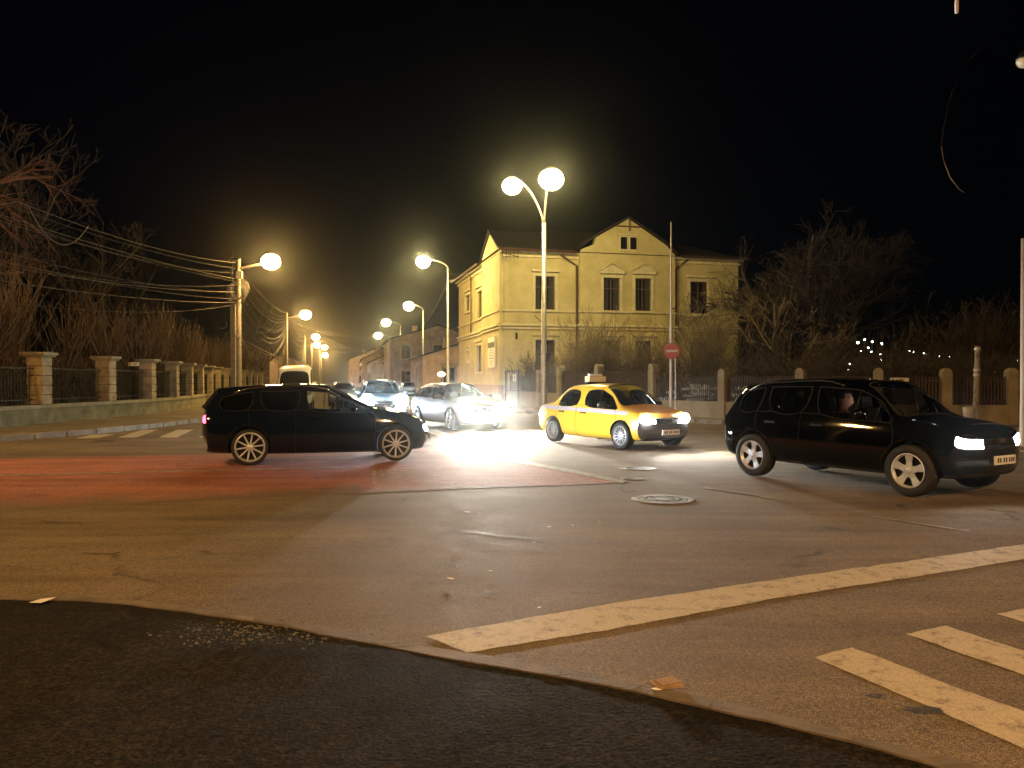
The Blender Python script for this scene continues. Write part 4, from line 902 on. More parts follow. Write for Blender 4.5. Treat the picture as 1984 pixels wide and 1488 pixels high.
# ---------------------------------------------------------------- cars
def interp(tab,x):
    tab=sorted(tab)
    if x<=tab[0][0]: return tab[0][1]
    for (a,b_),(c,d) in zip(tab,tab[1:]):
        if x<=c: return b_+(d-b_)*(x-a)/(c-a)
    return tab[-1][1]
def make_car(sp,name,label,cat='car',group=None):
    t=empty(name,(0,0,0),0,label,cat,group)
    st=sp['stations']     # (x, zb, w, zbelt, wg, ztop, mode) mode: 'h' hood/deck, 'c' base of screen, 'g' greenhouse
    nR=11; rings=[]; N=len(st)
    half=[]
    for k,(x,zb,w,zbelt,wg,zt,mode) in enumerate(st):
        H=zbelt-zb
        rows=[(0,zb),(.55*w,zb),(.86*w,zb+.01),(.975*w,zb+.14*H+.03),(w,zb+.42*H),(.985*w,zb+.74*H),(.93*w,zbelt)]
        if mode=='g': rows+= [(wg,zt-.13),(wg*.90,zt-.05),(wg*.5,zt-.008),(0,zt)]
        else: rows+= [(.90*w,zbelt+.012),(.82*w,zbelt+.3*(zt-zbelt)+.015),(.48*w,zt-.015),(0,zt)]
        half.append((x,rows))
    fr=sp.get('front_dx',[-.16,-.14,-.12,-.04,0,-.03,-.13,-.17,-.2,-.16,-.14]); rr=sp.get('rear_dx',[.18,.16,.14,.05,0,.02,.05,.07,.09,.08,.07])
    bul=sp.get('bulge',.16)
    bm=bmesh.new(); V=[]
    for k,(x,rows) in enumerate(half):
        ring={}
        for i,(y,z) in enumerate(rows):
            w=st[k][2]; dx=0
            if k==N-1: dx=fr[i]-bul*(abs(y)/w)**2.2*1.2
            elif k==N-2: dx=-bul*.45*(abs(y)/w)**2.2
            elif k==0: dx=rr[i]+bul*.7*(abs(y)/w)**2.2
            elif k==1: dx=bul*.25*(abs(y)/w)**2
            if st[k][6]=='c': dx+= (.14 if x>0 else -.10)*(1-(abs(y)/w)**2)
            if st[k][6]=='g' and i>=8: dx+= (.06 if x>0 else -.05)*(1-(abs(y)/max(.1,st[k][4]))**2)*(1 if k in sp['screen_tops'] else 0)
            l=bm.verts.new((x+dx,y,z)); ring[(i,1)]=l
            ring[(i,-1)]=l if y==0 else bm.verts.new((x+dx,-y,z))
        V.append(ring)
    IDS=['body']; 
    def idx(n):
        if n not in IDS: IDS.append(n)
        return IDS.index(n)
    ff={}
    def F4(vs,mi):
        vs2=[]; 
        for v in vs:
            if v not in vs2: vs2.append(v)
        if len(vs2)<3: return
        try: f=bm.faces.new(vs2)
        except ValueError: return
        f.material_index=mi; f.smooth=True
    for k in range(N-1):
        for i in range(10):
            for s in(1,-1):
                side='near' if s<0 else 'far'   # s=-1 is the right-hand side
                n='body'
                if i==6 and (k in sp['side_glass']): n='side_window%d%d'%(k,s)
                if i in(8,9) and k in sp['front_glass']: n='windscreen'
                if i in(8,9) and k in sp['rear_glass']: n='rear_window'
                if i in(2,3,4,5) and k in sp['doors']: n='door%d%d'%(sp['doors'][k],s)
                if i==6 and k in sp['doors'] and k not in sp['side_glass'] and sp.get('pillar_black',True): n='pillar_trim%d%d'%(k,s)
                if k==N-2 and i in(2,3,4): n='bumper'
                if k==N-2 and i==5: n='headlight%d'%s
                if k==0 and i==5: n='taillight%d'%s
                if i in(0,1): n='underbody'
                q=[V[k][(i,s)],V[k+1][(i,s)],V[k+1][(i+1,s)],V[k][(i+1,s)]]
                if s==1: q=q[::-1]
                F4(q,idx(n))
    # end caps with inner columns
    for k,dirn in((N-1,1),(0,-1)):
        ring=V[k]; cols={}
        for i in range(2,9):
            y=ring[(i,1)].co.y; z=ring[(i,1)].co.z; x0=ring[(i,1)].co.x
            if i==2: cols[i]=[ring[(2,1)],ring[(1,1)],ring[(0,1)],ring[(1,-1)],ring[(2,-1)]]
            elif i==8: cols[i]=[ring[(8,1)],ring[(9,1)],ring[(10,1)],ring[(9,-1)],ring[(8,-1)]]
            else:
                bx=bul*(1.0 if dirn>0 else .7)
                cols[i]=[ring[(i,1)],bm.verts.new((x0+dirn*bx*.75,y*.56,z)),bm.verts.new((x0+dirn*bx*1.05,0,z)),bm.verts.new((x0+dirn*bx*.75,-y*.56,z)),ring[(i,-1)]]
        for i in range(2,8):
            for c in range(4):
                n='body'; out=c in(0,3); s=1 if c<2 else -1
                if dirn>0:
                    if i==5: n=('headlight%d'%s) if out else 'grille'
                    elif i==4 and not out: n='grille' if sp.get('tall_grille') else 'bumper'
                    elif i in(2,3,4): n='bumper'
                else:
                    if i==5: n=('taillight%d'%s) if out else 'tailgate'
                    elif i>5: n='tailgate'
                    elif i==4: n='tailgate'
                    elif i in(2,3): n='rear_bumper'
                if sp.get('van') and i>5 and dirn<0: n='tailgate'
                q=[cols[i][c],cols[i][c+1],cols[i+1][c+1],cols[i+1][c]]
                if dirn>0: q=q[::-1]
                F4(q,idx(n))
    bmesh.ops.recalc_face_normals(bm,faces=bm.faces)
    cl=bm.edges.layers.float.get('crease_edge') or bm.edges.layers.float.new('crease_edge')
    soft={'body','bumper','underbody','tailgate'}
    for e in bm.edges:
        if len(e.link_faces)==2:
            a,c=[IDS[f.material_index] for f in e.link_faces]
            if a!=c:
                if a[:4]=='door' or c[:4]=='door' or (a in soft and c in soft): e[cl]=0 if ('window' not in a+c) else .75
                else: e[cl]=.8
    me=bpy.data.meshes.new('car_cage'); bm.to_mesh(me); bm.free()
    for _ in IDS: me.materials.append(None)
    ob=bpy.data.objects.new('car_cage',me); C.objects.link(ob)
    ms=ob.modifiers.new('s','SUBSURF'); ms.levels=ms.render_levels=2 if not sp.get('low') else 1
    # wheel wells
    wellid=idx('wheel_well'); me.materials.append(None); cutters=[]
    for wx in sp['wheels']:
        for s in(1,-1):
            b=MB(); wr=sp['arch']; b.lathe([(.001,-.3),(wr,-.3),(wr,.3),(.001,.3)],28,Matrix.Translation((wx,s*(sp['track']+.10),sp['wr']+.01))@Matrix.Rotation(R(90),4,'X'))
            c=b.build('cutter',[mat('x',(0,0,0))]*1); 
            bmm=bmesh.new(); bmm.from_mesh(c.data); bmesh.ops.remove_doubles(bmm,verts=bmm.verts,dist=.002); bmesh.ops.recalc_face_normals(bmm,faces=bmm.faces); bmm.to_mesh(c.data); bmm.free()
            c.data.materials.clear()
            for _ in IDS: c.data.materials.append(None)
            for p in c.data.polygons: p.material_index=wellid
            mo=ob.modifiers.new('b','BOOLEAN'); mo.operation='DIFFERENCE'; mo.solver='EXACT'; mo.object=c; cutters.append(c)
            try: mo.material_mode='INDEX'
            except Exception: pass
    dg=bpy.context.evaluated_depsgraph_get(); ev=ob.evaluated_get(dg); m2=bpy.data.meshes.new_from_object(ev,depsgraph=dg)
    bv=BVHTree.FromPolygons([v.co.copy() for v in m2.vertices],[tuple(p.vertices) for p in m2.polygons])
    groups={}
    for p in m2.polygons: groups.setdefault(IDS[p.material_index],[]).append(p)
    for c in cutters+[ob]: 
        d=c.data; bpy.data.objects.remove(c); bpy.data.meshes.remove(d)
    P_=sp['paint']; mats={'rear_bumper':sp.get('rear_bumper_m',P_),'body':P_,'bumper':sp.get('bumper_m',P_),'underbody':M_under,'grille':sp.get('grille_m',M_black),'tailgate':P_,'windscreen':sp.get('glass_f',M_glassc),'rear_window':M_glass}
    merged={'body':['body','underbody','wheel_well'],}
    done=set(); out={}
    def emit(pname,ids,matl,trim=0):
        vm={}; vs=[]; fs=[]; mi=[]; 
        ml=[matl]
        for q,idn in enumerate(ids):
            for p in groups.get(idn,[]):
                for v in p.vertices:
                    if v not in vm: vm[v]=len(vs); vs.append(tuple(m2.vertices[v].co))
                fs.append(tuple(vm[v] for v in p.vertices)); mi.append(1 if idn in('underbody','wheel_well') else 0)
        if not fs: return None
        ns=len(fs)
        if trim:
            from collections import Counter
            ec=Counter()
            for f in fs:
                for a,c in zip(f,f[1:]+f[:1]): ec[(min(a,c),max(a,c))]+=1
            b=MB()
            for (a,c),n_ in ec.items():
                if n_==1: b.tube([vs[a],vs[c]],trim,3,False)
            o_=len(vs); vs+=b.v; fs+=[tuple(i+o_ for i in f) for f in b.f]; mi+=[1]*len(b.f)
        me=bpy.data.meshes.new(pname); me.from_pydata(vs,[],fs); me.materials.append(matl); me.materials.append(M_under)
        me.polygons.foreach_set('material_index',mi); me.polygons.foreach_set('use_smooth',[i<ns for i in range(len(fs))]); me.update()
        o=bpy.data.objects.new(pname,me); C.objects.link(o); o.parent=t; out[ids[0]]=o; return o
    emit('body',['body','underbody','wheel_well'],P_)
    for idn in IDS:
        if idn in('body','underbody','wheel_well'): continue
        if idn.startswith('door'): emit('door',[idn],P_,.006)
        elif idn.startswith('side_window'): emit('side_window',[idn],M_glassc if any(idn.startswith('side_window%d'%q_) and len(idn)<=14 for q_ in sp.get('clear',[])) else sp.get('glass_s',M_glass),.009)
        elif idn.startswith('pillar_trim'): emit('pillar_trim',[idn],mat('gloss_black_pillar',(.002,.002,.002),.04))
        elif idn.startswith('headlight'): emit('headlight',[idn],sp.get('hl',M_lensoff),.005)
        elif idn.startswith('taillight'): emit('tail_light',[idn],sp.get('tl',M_taild),.005)
        elif idn in('windscreen','rear_window'): emit(idn,[idn],mats[idn],.012)
        else: emit(idn,[idn],mats[idn],.006 if idn in('grille','tailgate') else 0)
    def hit(o,d):
        h=bv.ray_cast(Vector(o),Vector(d)); return h[0] if h[0] else None
    # wheels
    for wx in sp['wheels']:
        for s in(1,-1):
            r=sp['wr']; wd=.105; q0=Matrix.Translation((wx,s*sp['track'],r))@Matrix.Rotation(R(90)*(-s),4,'X')@Matrix.Rotation(sp.get('wrot',.2)+wx,4,'Z')
            rim=sp['rim']*r
            b=MB(); b.lathe([(rim*.95,-wd*.8),(rim*.93,wd*.5),(rim*.80,wd*.1),(rim*.45,wd*.05),(.001,wd*.05)],28,q0); wh=b.build('wheel',M_under,t,smooth=True)
            b=MB(); b.lathe([(rim*.98,-wd),(r*.94,-wd*1.02),(r,-wd*.78),(r,wd*.78),(r*.94,wd*1.05),(rim*1.03,wd*1.0),(rim*.98,wd*.7)],32,q0); b.build('tyre',M_rub,wh,smooth=True)
            b=MB(); b.lathe([(rim*.97,wd*.62),(rim*1.03,wd*.98),(rim*.98,wd*1.02),(rim*.90,wd*.70),(rim*.90,wd*.5)],28,q0)
            ns=sp['spokes']
            for k in range(ns):
                a=2*math.pi*k/ns+(.13 if (sp.get('twin') and k%2) else 0)- (0 if not sp.get('twin') else .065)
                wi=rim*sp.get('sw',.09); vs=[]
                for rr_,ww,zz in((.12,1.25,.78),(.5,1.0,.72),(.94,sp.get('sflare',1.0),.86)):
                    for sx in(-1,1):
                        for dz in(-.22,0): vs.append(q0@Vector((rim*rr_*math.cos(a)-sx*wi*ww/2*math.sin(a),rim*rr_*math.sin(a)+sx*wi*ww/2*math.cos(a),wd*(zz+dz))))
                b.raw(vs,[(1,3,7,5),(0,1,5,4),(2,6,7,3),(5,7,11,9),(4,5,9,8),(6,10,11,7)])
            b.lathe([(rim*.2,wd*.4),(rim*.19,wd*.84),(rim*.08,wd*.9),(.001,wd*.9)],14,q0)
            b.build('rim',sp.get('rimm',M_alloy),wh)
    # mirrors, handles, plate
    for s in(1,-1):
        x=sp['mirror'][0]; z=sp['mirror'][1]; h=hit((x,s*1.6,z),(0,-s,0)); y=abs(h.y) if h else .8
        b=MB(); bm2=bmesh.new(); bmesh.ops.create_icosphere(bm2,subdivisions=2,radius=1); 
        vs=[(x+v.co.x*.075+.01,s*(y+.13)+v.co.y*.125,z+.05+v.co.z*.085) for v in bm2.verts]; fs=[tuple(v.index for v in f.verts) for f in bm2.faces]; bm2.free()
        b.raw(vs,fs); b.tube([(x,s*(y-.03),z-.02),(x,s*(y+.08),z)],.03,6); b.build('mirror',sp.get('mirror_m',P_),t,smooth=True)
        for hx,hz in sp.get('handles',[]):
            h=hit((hx,s*1.6,hz),(0,-s,0))
            if h:
                b=MB(); b.box((hx,h.y+s*.018,hz),(.20,.03,.032)); 
                d=[o for k_,o in out.items() if k_.startswith('door') and k_.endswith(str(s))]
                d=min(d,key=lambda o:abs(sum(v.co.x for v in o.data.vertices)/len(o.data.vertices)-hx)) if d else t
                b.build('handle',sp.get('handle_m',M_black),d)
    if sp.get('plate'):
        z=sp['plate']; h=hit((4,0,z),(-1,0,0))
        if h:
            b=MB(); b.box((h.x+.02,0,z),(.02,.52,.115)); pl=b.build('number_plate',M_plate,t); b=MB()
            for q_ in(-.19,-.13,-.04,.02,.10,.16,.21): b.box((h.x+.032,q_,z),(.004,.032,.06))
            b.build('plate_digits',M_black,pl)
        h=hit((4,0,sp['badge']),(-1,0,0)) if sp.get('badge') else None
        if h: b=MB(); b.box((h.x+.012,0,sp['badge']),(.02,.16,.06)); b.build('badge',M_chrome,t)
        for z in sp.get('slats',[]):
            pts=[]
            for y in(-.5,-.25,0,.25,.5):
                h=hit((4,y,z),(-1,0,0)); 
                if h: pts.append(h+Vector((.008,0,0)))
            if len(pts)>2: b=MB(); b.tube(pts,.011,4); b.build('grille_bar',sp.get('slat_m',M_chrome),out.get('grille') or t)
    # interior
    b=MB(); fl=.42
    b.box((sp['cab'][0]-.1,0,fl-.06),(2.3,1.25,.1)); 
    b.build('cabin_floor',M_seat,t)
    b=MB(); b.box((sp['cab'][1],0,fl+.38),(.45,1.28,.32)); b.box((sp['cab'][1]-.2,0,fl+.28),(.3,1.2,.3)); ds=b.build('dashboard',M_seat,t)
    b=MB(); sy=.36; b.lathe([(.17,-.015),(.185,0),(.17,.015)],20,Matrix.Translation((sp['cab'][1]-.42,sy,fl+.52))@Matrix.Rotation(R(-65),4,'Y'),close=True); b.build('steering_wheel',M_black,t)
    for (sx,sy) in sp.get('seats',[(.15,.36),(.15,-.36),(-.75,.36),(-.75,-.36)]):
        b=MB(); b.box((sx+.1,sy,fl+.1),(.5,.5,.16)); b.box((sx-.2,sy,fl+.42),(.14,.5,.56),M=Matrix.Rotation(R(-12),3,'Y')); b.box((sx-.29,sy,fl+.80),(.09,.26,.18),M=Matrix.Rotation(R(-8),3,'Y')); o=b.build('seat',M_seat,t)
    if sp.get('rails'):
        for s in(1,-1):
            pts=[]
            for x in[sp['rails'][0]+(sp['rails'][1]-sp['rails'][0])*i/8 for i in range(9)]:
                h=hit((x,s*sp['rails'][2],3),(0,0,-1)); 
                if h: pts.append(h+Vector((0,0,.045 if 0<len(pts)<8 else 0)))
            b=MB(); b.tube(pts,.017,6); b.build('roof_rail',sp.get('rail_m',M_black),t,smooth=True)
    if sp.get('spoiler'):
        b=MB(); x,z,w=sp['spoiler']; b.box((x,0,z),(.24,w,.03),M=Matrix.Rotation(R(6),3,'Y')); b.build('spoiler',P_,t)
    b=MB()
    for s in(1,-1): b.box((sp['wheels'][1],s*.3,.3),(.1,.9,.08))
    bpy.data.meshes.remove(m2)
    return t,hit
def pose(t,x,y,a,s=1.0):
    fx,fy=math.sin(R(a)),-math.cos(R(a)); t.location=(x,y,.012); t.rotation_euler=(0,0,math.atan2(fy,fx)); t.scale=(s,s,s)
def beams(t,x,y,z,power,col,pitch=3.0,size=100,yaw=0,r=.07,blend=.9,glare_r=.12,bx=-.16,bm_=None):
    for s in(1,-1):
        b=MB(); b.lathe([(glare_r*math.sin(a*math.pi/16),glare_r*.6*math.cos(a*math.pi/16)) for a in range(8,-1,-1)],18,Matrix.Translation((x+bx,s*y,z))@Matrix.Rotation(R(90),4,'Y')); hl=[o for o in C.objects if o.parent==t and o.name.startswith('headlight') and 'beam' not in o.name and sum(v.co.y for v in o.data.vertices)*s>0]
        b.build('headlamp_glare_dome',bm_ or M_hlw,hl[0] if hl else t,smooth=True)  # glowing dome added to read as round headlight glare
        l=bpy.data.lights.new('headlight_beam','SPOT'); l.energy=power; l.color=col; l.spot_size=R(size); l.spot_blend=blend; l.shadow_soft_size=r
        o=bpy.data.objects.new('headlight_beam',l); C.objects.link(o); o.parent=t; o.location=(x,s*y,z); o.rotation_euler=(0,-R(90-pitch),R(yaw)*1.0)
        o.rotation_euler=Matrix(((0,0,-1),(0,1,0),(1,0,0))).to_euler(); o.rotation_euler=(Matrix.Rotation(R(yaw),3,'Z')@Matrix.Rotation(R(pitch),3,'Y')@Matrix(((0,0,-1),(-1,0,0),(0,1,0)))).to_euler()
P_blk=mat('car_paint_dark_blue',(.002,.005,.014),.06,spec=.45)
P_suv=mat('car_paint_black',(.0012,.0014,.0016),.05,spec=.4)
P_sil=mat('car_paint_rose_grey',(.10,.062,.06),.35,metal=.4,coat=.8)
P_gry=mat('car_paint_blue_grey',(.10,.13,.18),.3,metal=.4,coat=.8)
P_van=mat('van_paint_white',(.82,.83,.85),.35,coat=.5)
# taxi paint with a lilac-grey band under the windows
P_tax=mat('car_paint_taxi_yellow',(.76,.43,.03),.35,coat=.7)
n=P_tax.node_tree; pb=n.nodes['Principled BSDF']; tc=n.nodes.new('ShaderNodeTexCoord'); sx=n.nodes.new('ShaderNodeSeparateXYZ'); n.links.new(tc.outputs['Object'],sx.inputs[0])
def mth(op,a,b_,c=None):
    x=n.nodes.new('ShaderNodeMath'); x.operation=op
    for i,v in enumerate((a,b_,c)):
        if v is None: continue
        if isinstance(v,(int,float)): x.inputs[i].default_value=v
        else: n.links.new(v,x.inputs[i])
    return x.outputs[0]
zz=mth('MULTIPLY_ADD',sx.outputs[0],.02,sx.outputs[2]); band=mth('LESS_THAN',mth('ABSOLUTE',mth('SUBTRACT',zz,.86),0),.045); sd=mth('GREATER_THAN',mth('ABSOLUTE',sx.outputs[1],0),.70); xf=mth('LESS_THAN',sx.outputs[0],1.5)
msk=mth('MULTIPLY',mth('MULTIPLY',band,sd),xf); mx=n.nodes.new('ShaderNodeMix'); mx.data_type='RGBA'; n.links.new(msk,mx.inputs[0]); mx.inputs[6].default_value=(.76,.43,.03,1); mx.inputs[7].default_value=(.42,.38,.44,1); n.links.new(mx.outputs[2],pb.inputs['Base Color'])
HATCH=dict(stations=[(-2.13,.30,.74,.91,.5,1.0,'h'),(-2.02,.22,.83,.95,.5,1.06,'c'),(-1.84,.20,.87,.96,.60,1.39,'g'),(-1.25,.17,.89,.955,.63,1.455,'g'),(-1.15,.17,.89,.95,.635,1.46,'g'),(-.42,.16,.90,.94,.65,1.475,'g'),(-.32,.16,.90,.94,.65,1.472,'g'),(.08,.16,.90,.935,.62,1.44,'g'),(.46,.16,.90,.93,.58,1.29,'g'),(.90,.16,.90,.93,.5,1.03,'c'),(1.5,.17,.88,.88,.5,.96,'h'),(1.93,.19,.84,.76,.5,.82,'h'),(2.13,.24,.72,.65,.5,.71,'h')],
  screen_tops=[2,7],side_glass=[2,4,6,7,8],front_glass=[7,8],rear_glass=[1],doors={4:1,5:2,6:2,7:2,8:2},wheels=(1.32,-1.32),arch=.37,track=.80,wr=.325,rim=.80,spokes=10,twin=False,sw=.10,mirror=(.50,.97),handles=[(-.22,.82),(-1.0,.83)],plate=.42,badge=.66,slats=[.62,.70],cab=(-.1,.62),paint=P_blk,glass_s=glassmat('car_glass_black',(.10,.12,.14)),handle_m=P_blk)
# remap: door indices -> rear door k 3,4 ; front door 5..8
HATCH['doors']={3:1,4:1,5:2,6:2,7:2,8:2}
g1=dict(HATCH); g1.update(hl=M_hl,tl=M_tail,stations=[(x-(.08 if x<-1.9 else (.04 if x<-1.7 else 0)),a,b_,c,d,e,m) for x,a,b_,c,d,e,m in HATCH['stations']],glass_s=glassmat('car_glass_mid',(.05,.06,.065)))
g1['clear']=[6,7,8]; g1['seats']=[(-.15,.36),(-.15,-.36),(-.95,.36),(-.95,-.36)]; g1['rails']=(-1.6,.3,.60); g1['rail_m']=M_chrome
t,h=make_car(g1,'dark_hatchback','dark blue hatchback crossing from left to right with ten-spoke wheels','car'); pose(t,-3.84,15.66,107,1.03)
beams(t,2.12,.60,.66,700,COOL,pitch=4,glare_r=.07,bx=-.3,bm_=M_hl)
SUV=dict(stations=[(-2.14,.36,.76,.98,.5,1.10,'h'),(-2.02,.30,.86,1.00,.5,1.14,'c'),(-1.74,.27,.90,1.02,.62,1.54,'g'),(-1.22,.25,.91,1.02,.66,1.60,'g'),(-1.12,.25,.91,1.02,.66,1.605,'g'),(-.30,.24,.92,1.01,.68,1.62,'g'),(-.20,.24,.92,1.01,.68,1.62,'g'),(.50,.24,.92,.995,.66,1.575,'g'),(.80,.24,.92,.99,.62,1.41,'g'),(1.05,.24,.92,.985,.5,1.10,'c'),(1.65,.25,.91,.95,.5,1.04,'h'),(2.0,.27,.87,.88,.5,.95,'h'),(2.16,.34,.76,.80,.5,.87,'h')],
  screen_tops=[2,7],side_glass=[2,4,6,7,8],front_glass=[7,8],rear_glass=[1],doors={3:1,4:1,5:2,6:2,7:2,8:2},wheels=(1.335,-1.335),arch=.41,track=.80,wr=.35,rim=.66,spokes=5,sw=.34,sflare=1.5,mirror=(.66,1.06),handles=[(-.10,.90),(-.98,.91)],plate=.52,badge=.78,slats=[.72,.80],cab=(0,.8),paint=P_suv,hl=M_hlw,rails=(-1.6,.2,.64),front_dx=[-.14,-.12,-.10,-.02,0,-.01,-.06,-.10,-.12,-.10,-.08])
t,h=make_car(SUV,'black_suv','black SUV with roof rails and lit headlights turning at the right','car'); pose(t,5.42,12.10,32,1.0); SUV_T=t
beams(t,2.16,.62,.78,900,(1,.97,.92),pitch=4,glare_r=.08,bx=-.36)
TAX=dict(stations=[(-2.17,.30,.74,.86,.5,.95,'h'),(-2.05,.22,.82,.90,.5,1.02,'h'),(-1.62,.20,.85,.92,.5,1.04,'h'),(-1.42,.19,.855,.92,.5,1.06,'c'),(-1.18,.18,.86,.925,.58,1.36,'g'),(-.90,.18,.865,.925,.62,1.475,'g'),(-.28,.17,.87,.92,.64,1.515,'g'),(-.14,.17,.87,.92,.64,1.515,'g'),(.46,.17,.87,.91,.62,1.485,'g'),(.78,.17,.87,.905,.58,1.32,'g'),(1.12,.17,.87,.90,.5,1.02,'c'),(1.6,.18,.85,.86,.5,.95,'h'),(1.95,.20,.81,.80,.5,.87,'h'),(2.12,.26,.70,.72,.5,.79,'h')],
  screen_tops=[5,8],side_glass=[4,5,7,8,9],front_glass=[8,9],rear_glass=[3,4],doors={4:1,5:1,6:2,7:2,8:2,9:2},wheels=(1.315,-1.315),arch=.355,track=.765,wr=.31,rim=.72,spokes=15,sw=.085,mirror=(.72,.95),handles=[(-.06,.79),(-.95,.80)],plate=.40,badge=.66,slats=[.60,.70],cab=(0,.8),paint=P_tax,hl=M_hlw,bumper_m=mat('bumper_dark',(.05,.05,.055),.35,coat=.6),pillar_black=False,mirror_m=M_black,rimm=mat('wheel_cover_silver',(.6,.6,.6),.35,metal=.6))
t,h=make_car(TAX,'yellow_taxi','yellow taxi saloon with roof sign and lilac-grey side band','taxi'); pose(t,2.48,19.35,33,1.0)
q=h((-.62,0,3),(0,0,-1)); b=MB(); b.box((q.x,0,q.z+.03),(.16,.62,.05)); b.build('sign_base',M_black,t); b=MB(); b.prism([(q.x-.09,-.27),(q.x+.09,-.27),(q.x+.09,.27),(q.x-.09,.27)],q.z+.055,q.z+.19); b.build('roof_sign',mat('roof_sign_cream',(.62,.50,.22),.5),t)
b=MB(); b.box((q.x-.02,0,q.z+.225),(.1,.40,.06)); b.build('sign_top',mat('roof_sign_white',(.7,.7,.66),.5),t)
beams(t,2.10,.60,.70,900,(1,.96,.88),pitch=4)
s1=dict(HATCH); s1.update(paint=P_sil,hl=M_hlw,tl=M_taild,spokes=7,handle_m=M_black,glass_s=M_glass,grille_m=M_black)
t,h=make_car(s1,'rose_grey_hatchback','rose-grey hatchback with glaring headlights turning left of the taxi','car'); pose(t,-1.85,26.3,29,1.03)
beams(t,2.10,.60,.66,8500,(1,.93,.82),pitch=6,size=110,glare_r=.21,bx=-.14)
d1=dict(SUV); d1.update(paint=P_gry,hl=M_hl,tall_grille=True,rim=.68,rail_m=M_chrome)
t,h=make_car(d1,'blue_grey_crossover','blue-grey crossover facing the camera with dazzling blue-white headlights','car'); pose(t,-5.35,31.5,14,1.0)
beams(t,2.15,.64,.80,15000,(.70,.85,1.0),pitch=6,size=110,glare_r=.26,bx=-.12,bm_=M_hl)
V1=dict(stations=[(-2.7,.40,.86,1.25,.8,1.5,'h'),(-2.62,.32,.95,1.28,.8,2.30,'g'),(-1.4,.30,.98,1.28,.84,2.42,'g'),(-1.3,.30,.98,1.28,.84,2.42,'g'),(0,.30,.98,1.28,.85,2.44,'g'),(.15,.30,.98,1.28,.85,2.44,'g'),(.95,.30,.98,1.26,.83,2.38,'g'),(1.25,.30,.98,1.25,.80,2.1,'g'),(1.85,.30,.97,1.22,.5,1.34,'c'),(2.25,.32,.94,1.08,.5,1.18,'h'),(2.45,.40,.84,.95,.5,1.05,'h')],
  screen_tops=[6],side_glass=[2,5,6,7],front_glass=[7],rear_glass=[],doors={5:1,6:1,7:1},wheels=(1.75,-1.6),arch=.40,track=.84,wr=.34,rim=.62,spokes=6,sw=.25,mirror=(1.35,1.4),handles=[(.3,1.05)],plate=.55,badge=.9,slats=[.8,.88],cab=(.7,1.6),seats=[(.7,.45),(.7,-.45)],paint=P_van,glass_f=M_glass,van=True)
t,h=make_car(V1,'white_van','white high-roof van seen behind the dark hatchback','van'); pose(t,-12.0,43.0,13,1.0)
pk=dict(HATCH); pk.update(paint=P_gry,low=True,glass_s=M_glass)
t,h=make_car(pk,'parked_car','distant grey car waiting left of the blue-grey crossover','car',group='distant cars in the street'); pose(t,-10.9,50,12); index_kids(t)
for x,y,l in[(-14.4,66,'second distant car in the queue beyond the grey one'),(-18.2,84,'smallest distant car far down the street'),(-9.8,74,'distant car parked on the right by the low ochre house')]:
    c=copy_tree(t); c['label']=l; pose(c,x,y,12)
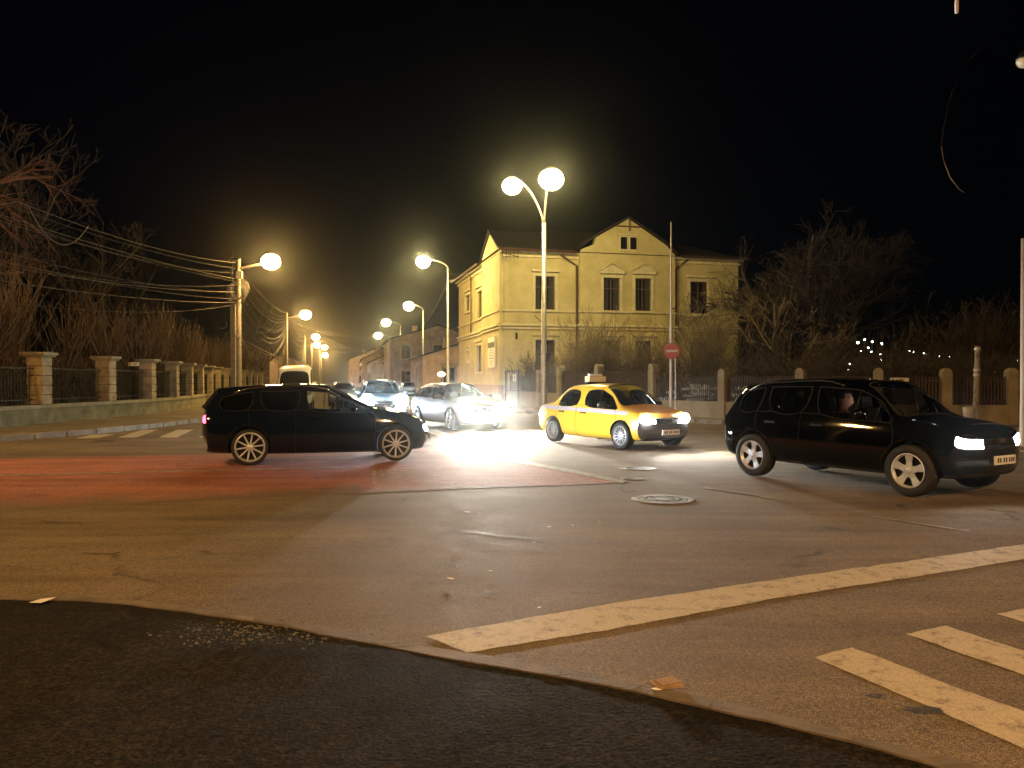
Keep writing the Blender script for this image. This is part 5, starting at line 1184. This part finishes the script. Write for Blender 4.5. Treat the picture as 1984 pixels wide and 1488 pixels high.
# ---------------------------------------------------------------- driver in the black SUV
def skinned(name,pts,edges,m,parent,sub=2):
    me=bpy.data.meshes.new(name); me.from_pydata([p[:3] for p in pts],edges,[]); o=bpy.data.objects.new(name,me); C.objects.link(o)
    sk=o.modifiers.new('k','SKIN'); 
    if not me.skin_vertices: 
        me.attributes
    lay=me.skin_vertices[0].data if me.skin_vertices else None
    if lay is None: return o
    for i,p in enumerate(pts): lay[i].radius=(p[3],p[4] if len(p)>4 else p[3])
    lay[0].use_root=True
    s=o.modifiers.new('s','SUBSURF'); s.levels=s.render_levels=sub
    o.parent=parent; me.materials.append(m)
    return o
M_skin=mat('skin',(.48,.24,.15),.6); M_hair=mat('dark_hair',(.02,.012,.01),.8); M_coat=mat('dark_coat',(.03,.03,.035),.9)
def driver(car,sx,sy):
    d=empty('person',(0,0,0),0,'driver in dark coat sitting inside the black SUV','person')
    d.location=car.matrix_basis@Vector((sx,sy,.0)); d.rotation_euler=car.rotation_euler
    # body grid : pelvis, torso, neck, head (one continuous surface) via lofted rings
    b=MB(); prof=[(.60,.17,.13,0),(.72,.17,.12,-.02),(.90,.20,.12,-.05),(1.02,.21,.11,-.06),(1.08,.16,.09,-.05),(1.11,.065,.065,-.04),(1.16,.06,.065,-.03),(1.19,.065,.085,-.01),(1.24,.075,.10,0),(1.31,.082,.105,0),(1.37,.075,.095,-.01),(1.41,.045,.06,-.015),(1.42,.01,.01,-.015)]
    n_=14
    for z,ry,rx,ox in prof:
        for j in range(n_):
            a=2*math.pi*j/n_; x=rx*math.cos(a)+ox; y=ry*math.sin(a)
            if 1.17<z<1.38 and abs(a)<.3: x+=.012
            if 1.21<z<1.26 and j==0: x+=.03
            b.v.append((x,y,z))
    for i in range(len(prof)-1):
        for j in range(n_): b.f.append((i*n_+j,i*n_+(j+1)%n_,(i+1)*n_+(j+1)%n_,(i+1)*n_+j)); b.m.append(0 if prof[i][0]<1.08 else 1)
    # arms to the wheel
    for s in(1,-1):
        b.mi=0; b.tube([(-.05,s*.19,1.02),(.0,s*.25,.88),(.08,s*.26,.76),(.22,s*.22,.80),(.38,s*.16,.88)],[.06,.055,.05,.042,.032],8)
        b.mi=1; b.tube([(.38,s*.16,.88),(.43,s*.15,.90),(.46,s*.14,.92)],[.034,.042,.03],8)
        for k in range(4): b.tube([(.44,s*.14,.885+k*.02),(.485,s*.13,.89+k*.02),(.50,s*.11,.885+k*.02)],[.010,.009,.008],5)
        b.tube([(.42,s*.13,.93),(.45,s*.10,.945),(.47,s*.09,.94)],[.011,.010,.009],5)
        b.mi=0; b.tube([(.0,s*.09,.62),(.25,s*.12,.66),(.46,s*.13,.66),(.55,s*.13,.42)],[.09,.08,.065,.05],8)
    b.build('body',[M_coat,M_skin],d,smooth=True)
    b=MB()
    for s in(1,-1): b.ball((.098,s*.032,1.30),.012,8,6)
    b.build('eyes',mat('eye_white',(.7,.7,.7),.3),d,smooth=True)
    b=MB(); b.tube([(.100,-.022,1.225),(.108,0,1.222),(.100,.022,1.225)],.006,5); b.build('mouth',mat('lips',(.35,.1,.08),.5),d)
    b=MB()
    for z0,z1,r0,r1 in((1.30,1.38,.094,.088),(1.38,1.43,.088,.05),(1.43,1.44,.05,.005)):
        for j in range(12):
            a0=2*math.pi*j/12; a1=2*math.pi*(j+1)/12
            if z0<1.35 and math.cos((a0+a1)/2)>.35: continue
            b.face([(r0*1.2*math.cos(a0)-.012,r0*math.sin(a0),z0),(r0*1.2*math.cos(a1)-.012,r0*math.sin(a1),z0),(r1*1.2*math.cos(a1)-.012,r1*math.sin(a1),z1),(r1*1.2*math.cos(a0)-.012,r1*math.sin(a0),z1)])
    b.build('hair',M_hair,d,smooth=True)
driver(SUV_T,.02,-.36)
# ---------------------------------------------------------------- haze
def haze():
    b=MB(); b.box((0,700,0),(1900,1600,2)); 
    me=b; b=MB(); b.box((0,620,24),(1700,1340,50.0)); o=b.build('haze',None)
    m=bpy.data.materials.new('night_haze'); m.use_nodes=True; n=m.node_tree; n.nodes.clear(); out=n.nodes.new('ShaderNodeOutputMaterial'); v=n.nodes.new('ShaderNodeVolumePrincipled')
    v.inputs['Color'].default_value=(.88,.94,.92,1); v.inputs['Density'].default_value=HAZE; v.inputs['Anisotropy'].default_value=.962; n.links.new(v.outputs[0],out.inputs['Volume'])  # strong forward scatter gives tight halos in place of lens bloom
    o.data.materials.clear(); o.data.materials.append(m); tag(o,'faint night haze whose glow stands in for lens bloom at the street lamps','haze',kind='stuff')
haze()
